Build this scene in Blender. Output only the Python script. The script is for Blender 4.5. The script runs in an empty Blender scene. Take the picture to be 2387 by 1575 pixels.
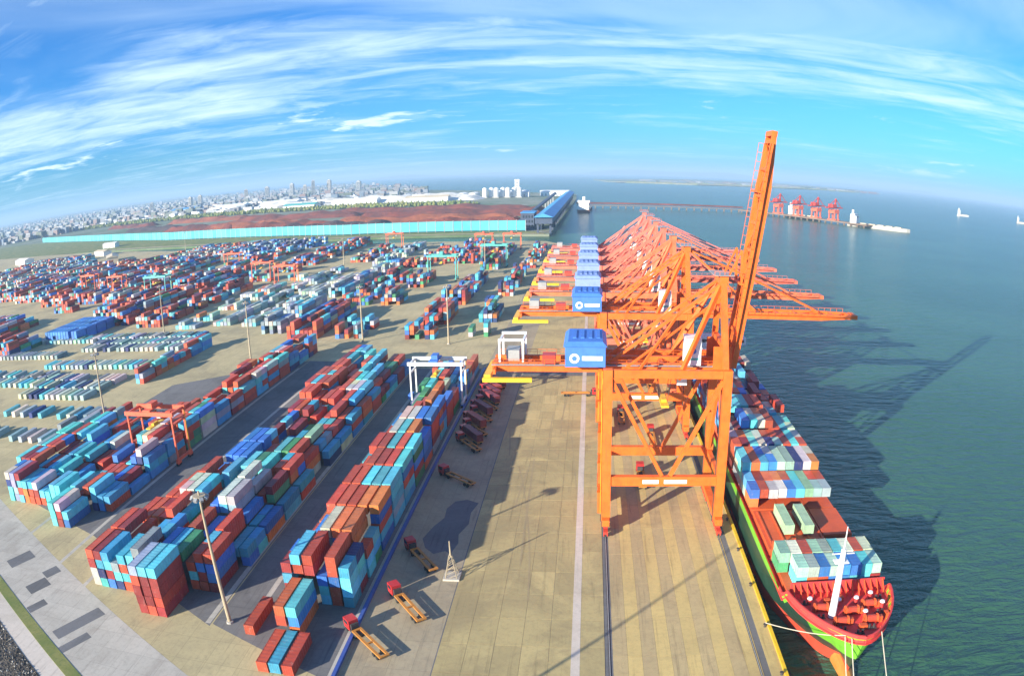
import bpy, math, random
import numpy as np
from mathutils import Vector, Matrix

random.seed(7); rng = np.random.default_rng(11)
S = bpy.context.scene; COL = S.collection
R = math.radians

# ------------------------------------------------------------------ camera (drone with a wide fisheye lens, picture cropped off-centre)
CAM_H = 92.7
cam = bpy.data.cameras.new('drone_camera'); cam_o = bpy.data.objects.new('drone_camera', cam); COL.objects.link(cam_o); S.camera = cam_o
cam.type = 'PANO'
fe = cam if hasattr(cam, 'panorama_type') else cam.cycles
fe.panorama_type = 'FISHEYE_EQUISOLID'
cam.sensor_width = 36.0; cam.sensor_fit = 'HORIZONTAL'
fe.fisheye_lens = 36.0 * 1693 / 2387; fe.fisheye_fov = R(150)
cam.shift_x = -(1380 - 1193.5) / 2387; cam.shift_y = (900 - 787.5) / 1575
cam.clip_start = 0.5; cam.clip_end = 120000
cam_o.location = (0, 0, CAM_H)
_p, _yaw, _roll = 0.296, -0.003, 0.009
fwd = Vector((-math.sin(_yaw) * math.cos(_p), math.cos(_yaw) * math.cos(_p), -math.sin(_p)))
rt = Vector((math.cos(_yaw), math.sin(_yaw), 0)); up = rt.cross(fwd)
rt, up = rt * math.cos(_roll) + up * math.sin(_roll), up * math.cos(_roll) - rt * math.sin(_roll)
cam_o.rotation_euler = Matrix((rt, up, -fwd)).transposed().to_euler()

# ------------------------------------------------------------------ sun and sky
SUN_EL = R(17.0); SH = Vector((0.67, 0.742, 0)).normalized()      # direction in which shadows fall
sun = bpy.data.lights.new('sun', 'SUN'); sun.energy = 5.0; sun.angle = R(0.5); sun.color = (1.0, 0.90, 0.74)
sun_o = bpy.data.objects.new('sun', sun); COL.objects.link(sun_o)
d = Vector((SH.x * math.cos(SUN_EL), SH.y * math.cos(SUN_EL), -math.sin(SUN_EL)))
sun_o.rotation_euler = d.to_track_quat('-Z', 'Y').to_euler(); sun_o.location = (-300, -300, 300)

W = bpy.data.worlds.new('World'); S.world = W; W.use_nodes = True
nt = W.node_tree; nt.nodes.clear()
def N(t, **k):
    n = nt.nodes.new(t)
    for a, b in k.items(): setattr(n, a, b)
    return n
def L(a, b): nt.links.new(a, b)
def math_n(op, a, b=None, c=None, clamp=False):
    n = N('ShaderNodeMath', operation=op); n.use_clamp = clamp
    for i, v in enumerate((a, b, c)):
        if v is None: continue
        if isinstance(v, (int, float)): n.inputs[i].default_value = v
        else: L(v, n.inputs[i])
    return n.outputs[0]
def ramp(v, lo, hi):
    n = N('ShaderNodeMapRange', interpolation_type='SMOOTHSTEP'); L(v, n.inputs['Value'])
    n.inputs['From Min'].default_value = lo; n.inputs['From Max'].default_value = hi
    return n.outputs['Result']
def mixc(f, a, b, blend='MIX'):
    n = N('ShaderNodeMix', data_type='RGBA', blend_type=blend)
    for i, v in ((0, f), (6, a), (7, b)):
        if isinstance(v, (int, float)): n.inputs[i].default_value = v
        elif isinstance(v, tuple): n.inputs[i].default_value = v
        else: L(v, n.inputs[i])
    return n.outputs[2]
def noise(vec, scale, detail=4, rough=.55, dist=0.0):
    n = N('ShaderNodeTexNoise'); n.inputs['Scale'].default_value = scale; n.inputs['Detail'].default_value = detail
    n.inputs['Roughness'].default_value = rough; n.inputs['Distortion'].default_value = dist; L(vec, n.inputs['Vector'])
    return n.outputs['Fac']
sky = N('ShaderNodeTexSky', sky_type='NISHITA'); sky.sun_disc = False; sky.sun_elevation = SUN_EL
sky.sun_rotation = math.atan2(-SH.x, -SH.y); sky.altitude = 0; sky.air_density = 1.0; sky.dust_density = 0.6; sky.ozone_density = 3.0
tc = N('ShaderNodeTexCoord'); sep = N('ShaderNodeSeparateXYZ'); L(tc.outputs['Generated'], sep.inputs[0])
zz = math_n('MAXIMUM', sep.outputs['Z'], 0.0)
den = math_n('ADD', zz, 0.035)
u = math_n('DIVIDE', sep.outputs['X'], den); v = math_n('DIVIDE', sep.outputs['Y'], den)
def comb(x, y, z=0.0):
    n = N('ShaderNodeCombineXYZ')
    for i, q in enumerate((x, y, z)):
        if isinstance(q, (int, float)): n.inputs[i].default_value = q
        else: L(q, n.inputs[i])
    return n.outputs[0]
# thin cirrus drawn out across the view, in a layer far overhead
c1 = noise(comb(math_n('MULTIPLY', u, 0.20), math_n('MULTIPLY', v, 0.50)), 1.0, 7, .6, .8)
c2 = noise(comb(math_n('MULTIPLY', u, 1.1), math_n('MULTIPLY', v, 2.0), 5.0), 1.0, 7, .62, .8)
lay = math_n('ADD', math_n('MULTIPLY', c1, .60), math_n('MULTIPLY', c2, .40))
band = math_n('SUBTRACT', ramp(v, 3.0, 4.4), ramp(v, 5.2, 7.6))             # the broad bright streak across the sky
side = math_n('ADD', ramp(u, 1.5, 6.0), math_n('MULTIPLY', ramp(math_n('MULTIPLY', u, -1.0), .8, 3.5), 2.5))
lay = math_n('ADD', lay, math_n('ADD', math_n('MULTIPLY', band, .13), math_n('MULTIPLY', side, .02)))
veil = math_n('MULTIPLY', ramp(noise(comb(math_n('MULTIPLY', u, .30), math_n('MULTIPLY', v, .34), 9.0), 1.0, 5, .55, 1.2), .40, .70), .34)
veil = math_n('MULTIPLY', veil, ramp(zz, .09, .20))
cirrus = math_n('MAXIMUM', math_n('MULTIPLY', ramp(lay, .50, .82), .85), veil)
# low small cumulus near the horizon
az = math_n('ARCTAN2', sep.outputs['X'], sep.outputs['Y'])
c3 = noise(comb(math_n('MULTIPLY', az, 5.0), math_n('MULTIPLY', zz, 26.0), 2.3), 1.0, 6, .62, .3)
lowm = math_n('MULTIPLY', ramp(zz, .012, .035), math_n('SUBTRACT', 1.0, ramp(zz, .075, .13)))
cum = math_n('MULTIPLY', math_n('MULTIPLY', ramp(c3, .575, .66), lowm), .95)
cloud = math_n('MAXIMUM', cirrus, cum)
base = mixc(1.0, sky.outputs[0], (0.29, 0.97, 1.74, 1), 'MULTIPLY')
skyc = mixc(cloud, base, (7.6, 9.6, 10.8, 1))
hz = math_n('MULTIPLY', math_n('SUBTRACT', 1.0, ramp(zz, 0.0, 0.06)), .30)
skyc = mixc(hz, skyc, (3.0, 7.0, 10.6, 1))
bg = N('ShaderNodeBackground'); bg.inputs['Strength'].default_value = 0.054; L(skyc, bg.inputs['Color'])
wo = N('ShaderNodeOutputWorld'); L(bg.outputs[0], wo.inputs['Surface'])

vs = S.view_settings; vs.view_transform = 'Standard'; vs.look = 'None'; vs.gamma = 1.0; vs.use_curve_mapping = False; vs.exposure = 1.25
S.render.engine = 'CYCLES'; S.cycles.use_denoising = True; S.cycles.max_bounces = 6
S.cycles.volume_bounces = 0

# ------------------------------------------------------------------ materials
MATS = {}
def new_mat(name):
    global nt
    m = bpy.data.materials.new(name); m.use_nodes = True; nt = m.node_tree
    b = nt.nodes['Principled BSDF']; MATS[name] = m
    return m, b
def obj_coord(kind='Object'): return N('ShaderNodeTexCoord').outputs[kind]
def pos(): return N('ShaderNodeNewGeometry').outputs['Position']
def bump(b, h, dist, strength=.6):
    n = N('ShaderNodeBump'); n.inputs['Strength'].default_value = strength; n.inputs['Distance'].default_value = dist
    L(h, n.inputs['Height']); L(n.outputs[0], b.inputs['Normal'])
def rgb(c): return (c[0], c[1], c[2], 1)
def val(c, f): return (c[0] * f, c[1] * f, c[2] * f, 1)

def painted(name, c, rough=.5, wear=.35, scale=.5, dirt=(.10, .07, .05)):
    m, b = new_mat(name)
    f = noise(pos(), scale, 6, .65); f2 = noise(pos(), scale * 7, 4, .6)
    k = mixc(ramp(f, .35, .75), val(c, 1.0), val(c, .80))
    k = mixc(math_n('MULTIPLY', ramp(f2, .58, .8), wear), k, rgb(dirt))
    L(k, b.inputs['Base Color']); b.inputs['Roughness'].default_value = rough
    return m
def crane_paint():
    m, b = new_mat('crane_orange'); P = pos(); oc = N('ShaderNodeObjectInfo').outputs['Color']
    k = mixc(ramp(noise(P, .35, 6, .65), .35, .75), oc, mixc(1.0, oc, (.78, .70, .66, 1), 'MULTIPLY'))
    mp = N('ShaderNodeMapping'); mp.inputs['Scale'].default_value = (1.6, 1.6, .12); L(P, mp.inputs['Vector'])
    k = mixc(math_n('MULTIPLY', ramp(noise(mp.outputs[0], 1.0, 5, .65), .56, .76), .5), k, (.22, .07, .03, 1))
    k = mixc(math_n('MULTIPLY', ramp(noise(P, 3.2, 4, .6), .62, .8), .35), k, (.10, .06, .05, 1))
    L(k, b.inputs['Base Color']); b.inputs['Roughness'].default_value = .5
crane_paint()
painted('crane_red', (.55, .05, .03), .45, .3)
painted('crane_blue', (.06, .19, .60), .5, .22)
painted('house_pale', (.22, .32, .62), .55, .3)
painted('white_paint', (.78, .78, .76), .5, .2)
painted('yellow_paint', (.80, .52, .03), .45, .2)
painted('dark_steel', (.055, .05, .05), .55, .2)
painted('grey_steel', (.32, .33, .33), .5, .3)
painted('rtg_orange', (.74, .13, .06), .5, .4)
painted('rtg_white', (.72, .74, .72), .45, .25)
painted('rtg_teal', (.10, .42, .38), .45, .25)
painted('mast_steel', (.40, .33, .22), .6, .3)
painted('deck_red', (.66, .05, .045), .6, .4, .25)
painted('hatch_red', (.62, .10, .025), .6, .45, .25)
painted('hull_green', (.16, .46, .035), .45, .3, .2)
painted('hull_dark', (.018, .055, .035), .4, .3, .2)
painted('hull_red', (.50, .06, .03), .5, .4, .2)
painted('rubber', (.02, .02, .02), .8, .1)
painted('rope', (.50, .46, .36), .9, .1)
painted('truck_red', (.50, .03, .03), .4, .2)
painted('truck_orange', (.48, .20, .035), .6, .6)
painted('truck_blue', (.05, .10, .35), .4, .2)
def fence_paint():
    m, b = new_mat('fence_cyan'); rn = N('ShaderNodeObjectInfo').outputs['Random']
    k = mixc(rn, (.045, .36, .45, 1), (.10, .47, .52, 1)); k = mixc(math_n('MULTIPLY', ramp(noise(pos(), .06, 6, .7), .48, .7), .5), k, (.12, .30, .32, 1))
    L(k, b.inputs['Base Color']); b.inputs['Roughness'].default_value = .7
fence_paint()
painted('gallery_blue', (.06, .30, .62), .5, .15, .03)
painted('gallery_dark', (.05, .07, .12), .6, .15, .05)
painted('kerb_paint', (.55, .56, .55), .6, .4)
painted('roof_beige', (.62, .52, .36), .6, .3, .05)
painted('pier_brown', (.20, .14, .10), .8, .3, .05)
painted('concrete_far', (.42, .40, .36), .8, .25, .02)

def container_mat():
    m, b = new_mat('container_paint')
    oi = N('ShaderNodeObjectInfo')
    f = noise(pos(), .35, 6, .65); f2 = noise(pos(), 2.5, 5, .65)
    k = mixc(ramp(f, .3, .75), oi.outputs['Color'], mixc(1.0, oi.outputs['Color'], (.72, .72, .74, 1), 'MULTIPLY'))
    k = mixc(math_n('MULTIPLY', ramp(f2, .56, .76), .6), k, (.13, .075, .05, 1))
    mp = N('ShaderNodeMapping'); mp.inputs['Scale'].default_value = (1.5, 1.5, .15); L(pos(), mp.inputs['Vector'])
    k = mixc(math_n('MULTIPLY', ramp(noise(mp.outputs[0], 1.2, 5, .65), .56, .75), .4), k, (.20, .11, .07, 1))
    k = mixc(math_n('MULTIPLY', ramp(noise(pos(), .9, 5, .7), .55, .8), .4), k, (.46, .42, .36, 1))
    L(k, b.inputs['Base Color']); b.inputs['Roughness'].default_value = .55
container_mat()
def stuff_mat():
    m, b = new_mat('stack_paint')
    a = N('ShaderNodeVertexColor'); a.layer_name = 'Col'
    f = noise(pos(), .3, 5, .65)
    k = mixc(ramp(f, .3, .8), a.outputs[0], mixc(1.0, a.outputs[0], (.68, .68, .72, 1), 'MULTIPLY'))
    L(k, b.inputs['Base Color']); b.inputs['Roughness'].default_value = .5
stuff_mat()
def concrete(name, c1, c2, stain, joints=None, big=.03, fine=.9):
    m, b = new_mat(name)
    P = pos(); oi = N('ShaderNodeObjectInfo')
    k = mixc(oi.outputs['Random'], rgb(c1), rgb(c2))
    k = mixc(math_n('MULTIPLY', ramp(noise(P, big, 8, .72, .9), .42, .66), .8), k, rgb(stain))
    k = mixc(math_n('MULTIPLY', ramp(noise(P, fine, 6, .7), .45, .75), .35), k, val(stain, .72))
    k = mixc(math_n('MULTIPLY', ramp(noise(P, big * 5, 7, .7, .5), .55, .72), .5), k, val(stain, .85))
    k = mixc(math_n('MULTIPLY', ramp(noise(P, big * 2.2, 6, .7, 1.5), .60, .75), .35), k, (c1[0] * 1.25, c1[1] * 1.25, c1[2] * 1.3, 1))
    # tyre and oil streaks drawn out along the quay
    mp = N('ShaderNodeMapping'); mp.inputs['Scale'].default_value = (1, .05, 1); L(P, mp.inputs['Vector'])
    k = mixc(math_n('MULTIPLY', ramp(noise(mp.outputs[0], .8, 6, .7), .52, .74), .6), k, val(stain, .6))
    if joints:
        br = N('ShaderNodeTexBrick'); br.offset = 0; br.inputs['Scale'].default_value = 1.0
        br.inputs['Brick Width'].default_value = joints[0]; br.inputs['Row Height'].default_value = joints[1]
        br.inputs['Mortar Size'].default_value = joints[2]; L(P, br.inputs['Vector'])
        br.inputs['Color1'].default_value = (.93, .93, .93, 1); br.inputs['Color2'].default_value = (1.05, 1.05, 1.05, 1); br.inputs['Mortar'].default_value = (.78, .78, .78, 1)
        k = mixc(1.0, k, br.outputs['Color'], 'MULTIPLY')
    L(k, b.inputs['Base Color']); b.inputs['Roughness'].default_value = .88
    bump(b, noise(P, 3.0, 5, .7), .03, .5)
concrete('apron_concrete', (.50, .405, .185), (.37, .30, .142), (.28, .225, .115))
concrete('deck_concrete', (.60, .455, .18), (.54, .41, .165), (.39, .295, .13))
concrete('deck_concrete_worn', (.49, .38, .19), (.44, .34, .175), (.31, .24, .13))
concrete('yard_concrete', (.48, .40, .215), (.48, .40, .215), (.29, .245, .145), (8, 8, .08), .02)
concrete('lane_concrete_shaded', (.17, .165, .16), (.17, .165, .16), (.11, .105, .105), (6, 6, .07), .05)  # shade between the blocks is put into this darkened lane tone
concrete('road_concrete', (.37, .31, .20), (.37, .31, .20), (.25, .21, .15), (5, 10, .06), .04)
concrete('road_pale', (.46, .43, .37), (.46, .43, .37), (.34, .31, .26), (6, 6, .06), .05)
concrete('asphalt_and_shade', (.17, .17, .175), (.13, .13, .135), (.10, .10, .10))  # asphalt tone, also the colour of the shade painted on the road
concrete('sand', (.46, .38, .22), (.46, .38, .22), (.34, .28, .17), None, .03)
concrete('pale_strip', (.60, .53, .46), (.56, .50, .42), (.44, .39, .32))

def grass_mat():
    m, b = new_mat('grass'); P = pos()
    k = mixc(ramp(noise(P, .05, 6, .65), .35, .7), (.10, .15, .03, 1), (.26, .24, .08, 1))
    k = mixc(math_n('MULTIPLY', ramp(noise(P, 1.2, 5, .7), .45, .7), .5), k, (.06, .10, .02, 1))
    L(k, b.inputs['Base Color']); b.inputs['Roughness'].default_value = 1
grass_mat()
def land_mat():
    m, b = new_mat('far_land'); P = pos()
    a = noise(P, .0016, 8, .7); c = noise(P, .012, 6, .7)
    k = mixc(ramp(a, .38, .62), (.055, .11, .035, 1), (.20, .22, .16, 1))
    k = mixc(ramp(c, .52, .68), k, (.30, .28, .24, 1))
    L(k, b.inputs['Base Color']); b.inputs['Roughness'].default_value = 1
land_mat()
def ore_mat(name, c1, c2):
    m, b = new_mat(name); P = pos()
    k = mixc(ramp(noise(P, .02, 7, .7), .35, .68), rgb(c1), rgb(c2))
    L(k, b.inputs['Base Color']); b.inputs['Roughness'].default_value = 1
    bump(b, noise(P, .10, 7, .72), 3.0, 1.0)
ore_mat('ore_red', (.20, .050, .032), (.085, .032, .03)); ore_mat('coal', (.04, .035, .04), (.08, .05, .05))
ore_mat('salt', (.72, .70, .64), (.60, .55, .45)); ore_mat('ore_orange', (.29, .088, .038), (.17, .055, .034))
ore_mat('ballast', (.20, .17, .13), (.07, .06, .05))
def water_mat():
    m, b = new_mat('sea_water'); P = pos()
    mp = N('ShaderNodeMapping'); mp.inputs['Rotation'].default_value = (0, 0, R(25)); mp.inputs['Scale'].default_value = (.45, 1.2, 1); L(P, mp.inputs['Vector'])
    k = mixc(ramp(noise(P, .006, 6, .6, .5), .35, .68), (.032, .096, .060, 1), (.046, .124, .078, 1))
    L(k, b.inputs['Base Color']); b.inputs['Roughness'].default_value = .22; b.inputs['IOR'].default_value = 1.33
    h = math_n('ADD', math_n('ADD', math_n('MULTIPLY', noise(mp.outputs[0], .24, 4, .55, .5), 2.6), math_n('MULTIPLY', noise(P, 1.0, 4, .6), .3)), math_n('MULTIPLY', noise(mp.outputs[0], .07, 4, .6, .6), 1.6))
    bump(b, h, 1.5, 1.0); b.inputs['Specular IOR Level'].default_value = .52
water_mat()
def window_mat():
    m, b = new_mat('window_glass'); b.inputs['Base Color'].default_value = (.02, .03, .04, 1); b.inputs['Roughness'].default_value = .08
window_mat()

# ------------------------------------------------------------------ mesh helpers
class MB:
    def __init__(s): s.v = []; s.f = []
    def box(s, x0, y0, z0, x1, y1, z1):
        b = len(s.v)
        s.v += [(x0, y0, z0), (x1, y0, z0), (x1, y1, z0), (x0, y1, z0), (x0, y0, z1), (x1, y0, z1), (x1, y1, z1), (x0, y1, z1)]
        s.f += [tuple(b + i for i in q) for q in ((0, 3, 2, 1), (4, 5, 6, 7), (0, 1, 5, 4), (1, 2, 6, 5), (2, 3, 7, 6), (3, 0, 4, 7))]
        return s
    def bar(s, a, c, w, h=None, up=(0, 0, 1), taper=1.0):
        a, c = Vector(a), Vector(c); h = h or w; dd = (c - a).normalized(); upv = Vector(up)
        if abs(dd.dot(upv)) > .98: upv = Vector((0, 1, 0)) if abs(dd.y) < .9 else Vector((1, 0, 0))
        sd = dd.cross(upv).normalized(); un = sd.cross(dd).normalized(); b = len(s.v)
        for p, t in ((a, 1.0), (c, taper)):
            for i, j in ((-1, -1), (1, -1), (1, 1), (-1, 1)): s.v.append(tuple(p + sd * (i * w / 2 * t) + un * (j * h / 2 * t)))
        s.f += [tuple(b + i for i in q) for q in ((0, 1, 2, 3), (7, 6, 5, 4), (0, 4, 5, 1), (1, 5, 6, 2), (2, 6, 7, 3), (3, 7, 4, 0))]
        return s
    def tube(s, a, c, r0, r1=None, n=10, caps=True):
        a, c = Vector(a), Vector(c); r1 = r0 if r1 is None else r1; dd = (c - a).normalized()
        q = Vector((0, 0, 1)) if abs(dd.z) < .9 else Vector((1, 0, 0)); sd = dd.cross(q).normalized(); un = sd.cross(dd); b = len(s.v)
        for p, r in ((a, r0), (c, r1)):
            for i in range(n):
                t = 2 * math.pi * i / n; s.v.append(tuple(p + sd * (r * math.cos(t)) + un * (r * math.sin(t))))
        for i in range(n): j = (i + 1) % n; s.f.append((b + i, b + j, b + n + j, b + n + i))
        if caps: s.f.append(tuple(b + i for i in range(n))[::-1]); s.f.append(tuple(b + n + i for i in range(n)))
        return s
    def prism(s, pts, z0, z1):
        b = len(s.v); n = len(pts)
        s.v += [(x, y, z0) for x, y in pts] + [(x, y, z1) for x, y in pts]
        s.f.append(tuple(b + n + i for i in range(n))); s.f.append(tuple(b + i for i in range(n))[::-1])
        for i in range(n): j = (i + 1) % n; s.f.append((b + i, b + j, b + n + j, b + n + i))
        return s
    def mesh(s, name, mat=None):
        m = bpy.data.meshes.new(name); m.from_pydata(s.v, [], s.f); m.validate(); m.update()
        if mat: m.materials.append(MATS[mat])
        return m
    def build(s, name, mat, parent=None, **k): return link(name, s.mesh(name, mat), parent, **k)
def link(name, data, parent=None, loc=None, rz=None, color=None):
    o = bpy.data.objects.new(name, data); COL.objects.link(o)
    if parent: o.parent = parent
    if loc: o.location = loc
    if rz is not None: o.rotation_euler = (0, 0, rz)
    if color: o.color = rgb(color)
    return o
def tag(o, label=None, cat=None, group=None, kind=None):
    if label: o['label'] = label
    if cat: o['category'] = cat
    if group: o['group'] = group
    if kind: o['kind'] = kind
    return o
def thing(name, label, cat, loc=(0, 0, 0), rz=0, group=None):
    return tag(link(name, None, None, loc, rz), label, cat, group)
def struct(name, mb, mat): return tag(mb.build(name, mat), kind='structure')
def copy_tree(o, parent=None):
    c = o.copy(); COL.objects.link(c); c.parent = parent
    for ch in o.children: copy_tree(ch, c)
    return c
def poly(pts, z): 
    m = MB(); m.v = [(x, y, z) for x, y in pts]; m.f = [tuple(range(len(pts)))]; return m
ORD = ['first', 'second', 'third', 'fourth', 'fifth', 'sixth', 'seventh', 'eighth', 'ninth', 'tenth', 'eleventh', 'twelfth', 'thirteenth',
       'fourteenth', 'fifteenth', 'sixteenth', 'seventeenth', 'eighteenth', 'nineteenth', 'twentieth']

# ------------------------------------------------------------------ the setting
WZ = -4.0
XL, XW, XQ = 4.4, 34.4, 39.7
struct('sea', poly([(-90000, -2000), (90000, -2000), (90000, 90000), (-90000, 90000)], WZ), 'sea_water')
m = MB(); m.prism([(-2500, -150), (XQ, -150), (XQ, 905), (-30, 905), (-60, 960), (-560, 985), (-1000, 1200), (-2500, 1700)], -9, 0.0)
struct('terminal_ground', m, 'yard_concrete')
# land across the channel, behind the fence
m = MB(); m.prism([(-62, 1073), (-50, 2420), (-60, 2950), (-700, 3900), (-2600, 6500), (-14000, 22000), (-40000, 22000), (-40000, 800), (-2500, 1720), (-1000, 1215), (-560, 1080)], -8, -.6)
struct('far_shore_land', m, 'far_land')
struct('green_bank', poly([(-66, 1078), (-90, 1126), (-410, 1138), (-870, 1310), (-1850, 1900), (-2300, 2050), (-2300, 1560), (-1000, 1222), (-560, 1086)], -.45), 'grass')
struct('sandy_bank_path', poly([(-70, 1079), (-72, 1090), (-560, 1103), (-1000, 1240), (-1000, 1226), (-560, 1090)], -.43), 'sand')
m = MB(); m.prism([(20, 8200), (300, 6400), (900, 6200), (1900, 6900), (3000, 8600), (4300, 11000), (3600, 13500), (1500, 12000)], -8, 3); struct('island', m, 'far_land')
m = MB(); m.prism([(90, 6500), (900, 6230), (1900, 6940), (1700, 7100), (900, 6500), (300, 6700)], 3, 4.2); struct('island_beach', m, 'sand')
m = MB()
xs = np.linspace(-9000, 14000, 70)
hill = [max(6, 90 + 140 * math.sin(x / 2100.) * math.sin(x / 5300. + 1) + 60 * math.sin(x / 700.)) for x in xs]
for i in range(len(xs)): m.v += [(xs[i], 25500 + .05 * xs[i], -6), (xs[i], 26400 + .05 * xs[i], hill[i] * .45), (xs[i], 28500, hill[i])]
for i in range(len(xs) - 1):
    a = 3 * i; m.f += [(a, a + 3, a + 4, a + 1), (a + 1, a + 4, a + 5, a + 2)]
struct('hills', m, 'far_land')

# quay apron: concrete slabs laid one by one, joints left open
apron = struct('quay_apron', MB().box(-31.0, 60, 0.004, XQ - .02, 330, .03), 'asphalt_and_shade')
slab_l = MB().box(-2.82, -4.95, .03, 2.82, 4.95, .085).mesh('slab', 'apron_concrete')
for i in range(6):
    for j in range(24):
        link('slab', slab_l, apron, (-27.9 + i * 5.70, 85 + j * 10, random.uniform(-.006, .006)))
slab_d = MB().box(-1.47, -6.97, .03, 1.47, 6.97, .085).mesh('slab', 'deck_concrete')
slab_w = MB().box(-1.47, -6.97, .03, 1.47, 6.97, .085).mesh('slab', 'deck_concrete_worn')
for i in range(10):
    for j in range(17):
        link('slab', slab_d if i % 2 else slab_w, apron, (XL + 2.15 + i * 2.98, 82 + j * 14, random.uniform(-.006, .006)))
for j in range(30):
    link('kerb_slab', MB().box(-1.6, -4.4, .03, 1.6, 4.4, .10).mesh('kerb_slab', 'deck_concrete') if j == 0 else bpy.data.meshes['kerb_slab'], apron, (XQ - 1.75, 80 + j * 8.84, 0))
struct('far_apron', poly([(-31, 330), (XQ - .02, 330), (XQ - .02, 900), (-31, 900)], .012), 'apron_concrete')
struct('apron_edge_line', MB().box(-3.4, 90, .095, -1.6, 640, .10), 'pale_strip')
for xr in (XL, XW): 
    struct('crane_rail_groove', MB().box(xr - .22, 60, .088, xr + .22, 900, .092), 'dark_steel')
    for o in (-.0,): struct('crane_rail', MB().box(xr - .08, 60, .092, xr + .08, 900, .17), 'grey_steel')
struct('quay_road', poly([(-50, 60), (-31, 60), (-31, 905), (-50, 905)], .008), 'road_concrete')
struct('road_shade_patch', poly([(-43.9, 164.9), (-42.2, 160.1), (-39.4, 157.2), (-36.6, 158.9), (-35, 157.6), (-33.9, 163.2), (-34.6, 168.0), (-32.8, 174.1), (-33.2, 181), (-31.9, 187.3), (-35.6, 189.4), (-38.9, 188.0), (-40.6, 183.2), (-40.2, 177.5), (-42.3, 172.0)], .014), 'asphalt_and_shade')  # deeper shade on the road, painted as a dark irregular sheet
concrete('tyre_rubber', (.37, .30, .155), (.34, .275, .145), (.28, .225, .125))
rt_ = random.Random(3)
for q in range(9):
    x0, y0, hd = rt_.uniform(-28, 1), rt_.uniform(95, 260), rt_.uniform(-.12, .12); cv = rt_.choice((0, 0, .004, -.004)); zt = .0955 + q * .0005; w = rt_.uniform(.16, .30); n = rt_.randint(14, 40)
    m = MB()
    for k in range(n):
        px_, py_ = -math.sin(hd + math.pi / 2), math.cos(hd + math.pi / 2); m.v += [(x0 + px_ * w, y0 + py_ * w, zt), (x0 - px_ * w, y0 - py_ * w, zt)]
        x0 += math.sin(-hd) * 2.0; y0 += math.cos(hd) * 2.0; hd += cv
        if not -30 < x0 < 3.4: break
    for k in range(len(m.v) // 2 - 1): m.f.append((2 * k, 2 * k + 1, 2 * k + 3, 2 * k + 2))
    if len(m.f) > 3: struct('tyre_mark', m, 'tyre_rubber')
# quay edge coping and fenders
cop = tag(MB().box(XQ - .7, 60, .10, XQ + .05, 900, .42).build('quay_coping', 'yellow_paint'), 'yellow painted concrete coping along the quay edge beside the container ship', 'kerb')
fm = MB().box(-.1, -1.2, -3.2, .9, 1.2, -.4).mesh('fender', 'rubber')
for j in range(20): link('fender', fm, cop, (XQ + .06, 85 + j * 12.5, 0))
bm_ = MB(); bm_.tube((0, 0, 0), (0, 0, .6), .28, .22, 10).tube((0, 0, .6), (0, 0, .8), .42, .42, 10)
bmesh_ = bm_.mesh('bollard', 'dark_steel')
for j in range(14):
    o = link('bollard', bmesh_, None, (XQ - 1.35, 92 + j * 17, .1)); tag(o, 'black mooring bollard on the quay edge, %s from the bow end' % ORD[j], 'bollard', 'mooring bollards along the quay edge')

# yard lanes, kerb between the yard and the quay road
struct('yard_lane', poly([(-84.8, 118), (-51.2, 104), (-51.2, 331), (-84.8, 331)], .008), 'lane_concrete_shaded')
struct('yard_lane_inner', poly([(-146, 150), (-85.2, 117), (-85.2, 340), (-146, 345)], .0075), 'lane_concrete_shaded')
struct('yard_lane_outer', poly([(-207, 172), (-146.4, 150), (-146.4, 345), (-207, 300)], .0085), 'lane_concrete_shaded')
tag(MB().box(-50.6, 60, .0, -49.8, 331, .75).build('road_barrier', 'truck_blue'), 'long low blue barrier between the container block and the quay road', 'barrier')
for x, n in ((-51.0, 0), (-75.6, 1), (-86.2, 2), (-130.4, 3), (-146.6, 4), (-171.0, 5)):
    struct('runway_strip', MB().box(x - .7, 118 if n else 104, .012, x + .7, 331, .02), 'road_pale')

# pale service road, verge, path and ballast at the near corner of the yard (all run obliquely)
def oblique(a, b, w0, w1, z0, z1, ext=60):
    a, b = Vector(a), Vector(b); dd = (b - a).normalized(); n = Vector((-dd.y, dd.x)); a2 = a - dd * ext; b2 = b + dd * ext
    return [tuple(a2 + n * w0), tuple(b2 + n * w0), tuple(b2 + n * w1), tuple(a2 + n * w1)]
A0, B0 = (-163.4, 119.9), (-107.4, 90.6)
struct('service_road', poly(oblique(A0, B0, 0, 19, 0, 0, 110), .016), 'road_pale')
struct('grass_verge', MB().prism(oblique(A0, B0, -3.2, 0, 0, 0, 110), -.02, .12), 'grass')
struct('service_path', poly(oblique(A0, B0, -8.6, -3.2, 0, 0, 110), .02), 'pale_strip')
struct('ballast_bed', MB().prism(oblique(A0, B0, -19.5, -8.6, 0, 0, 110), -.02, .10), 'ballast')
struct('sand_verge', poly(oblique(A0, B0, -60, -19.5, 0, 0, 110), .02), 'sand')
dd = (Vector(B0) - Vector(A0)).normalized(); nn = Vector((-dd.y, dd.x))
for (t, s, lx, ly) in ((-18, 9.5, 12, 4.5), (2, 8.0, 11, 3.5), (-2, 14.5, 9, 2.6), (29, 9.5, 9, 7.5), (36, 4.8, 6, 4.5), (62, 5.5, 9, 3.2), (70, 1.5, 7, 2.0), (12, 3.5, 7, 3)):
    p = Vector(A0) + dd * (t + 14) + nn * s
    q = [p + dd * (sx * lx / 2 * .5) + Vector((0.45, .9)) * (sy * ly) for sx, sy in ((-1, -1), (1, -1), (1, 1), (-1, 1))]
    struct('road_patch', poly([tuple(w) for w in q], .022), 'asphalt_and_shade')
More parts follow.
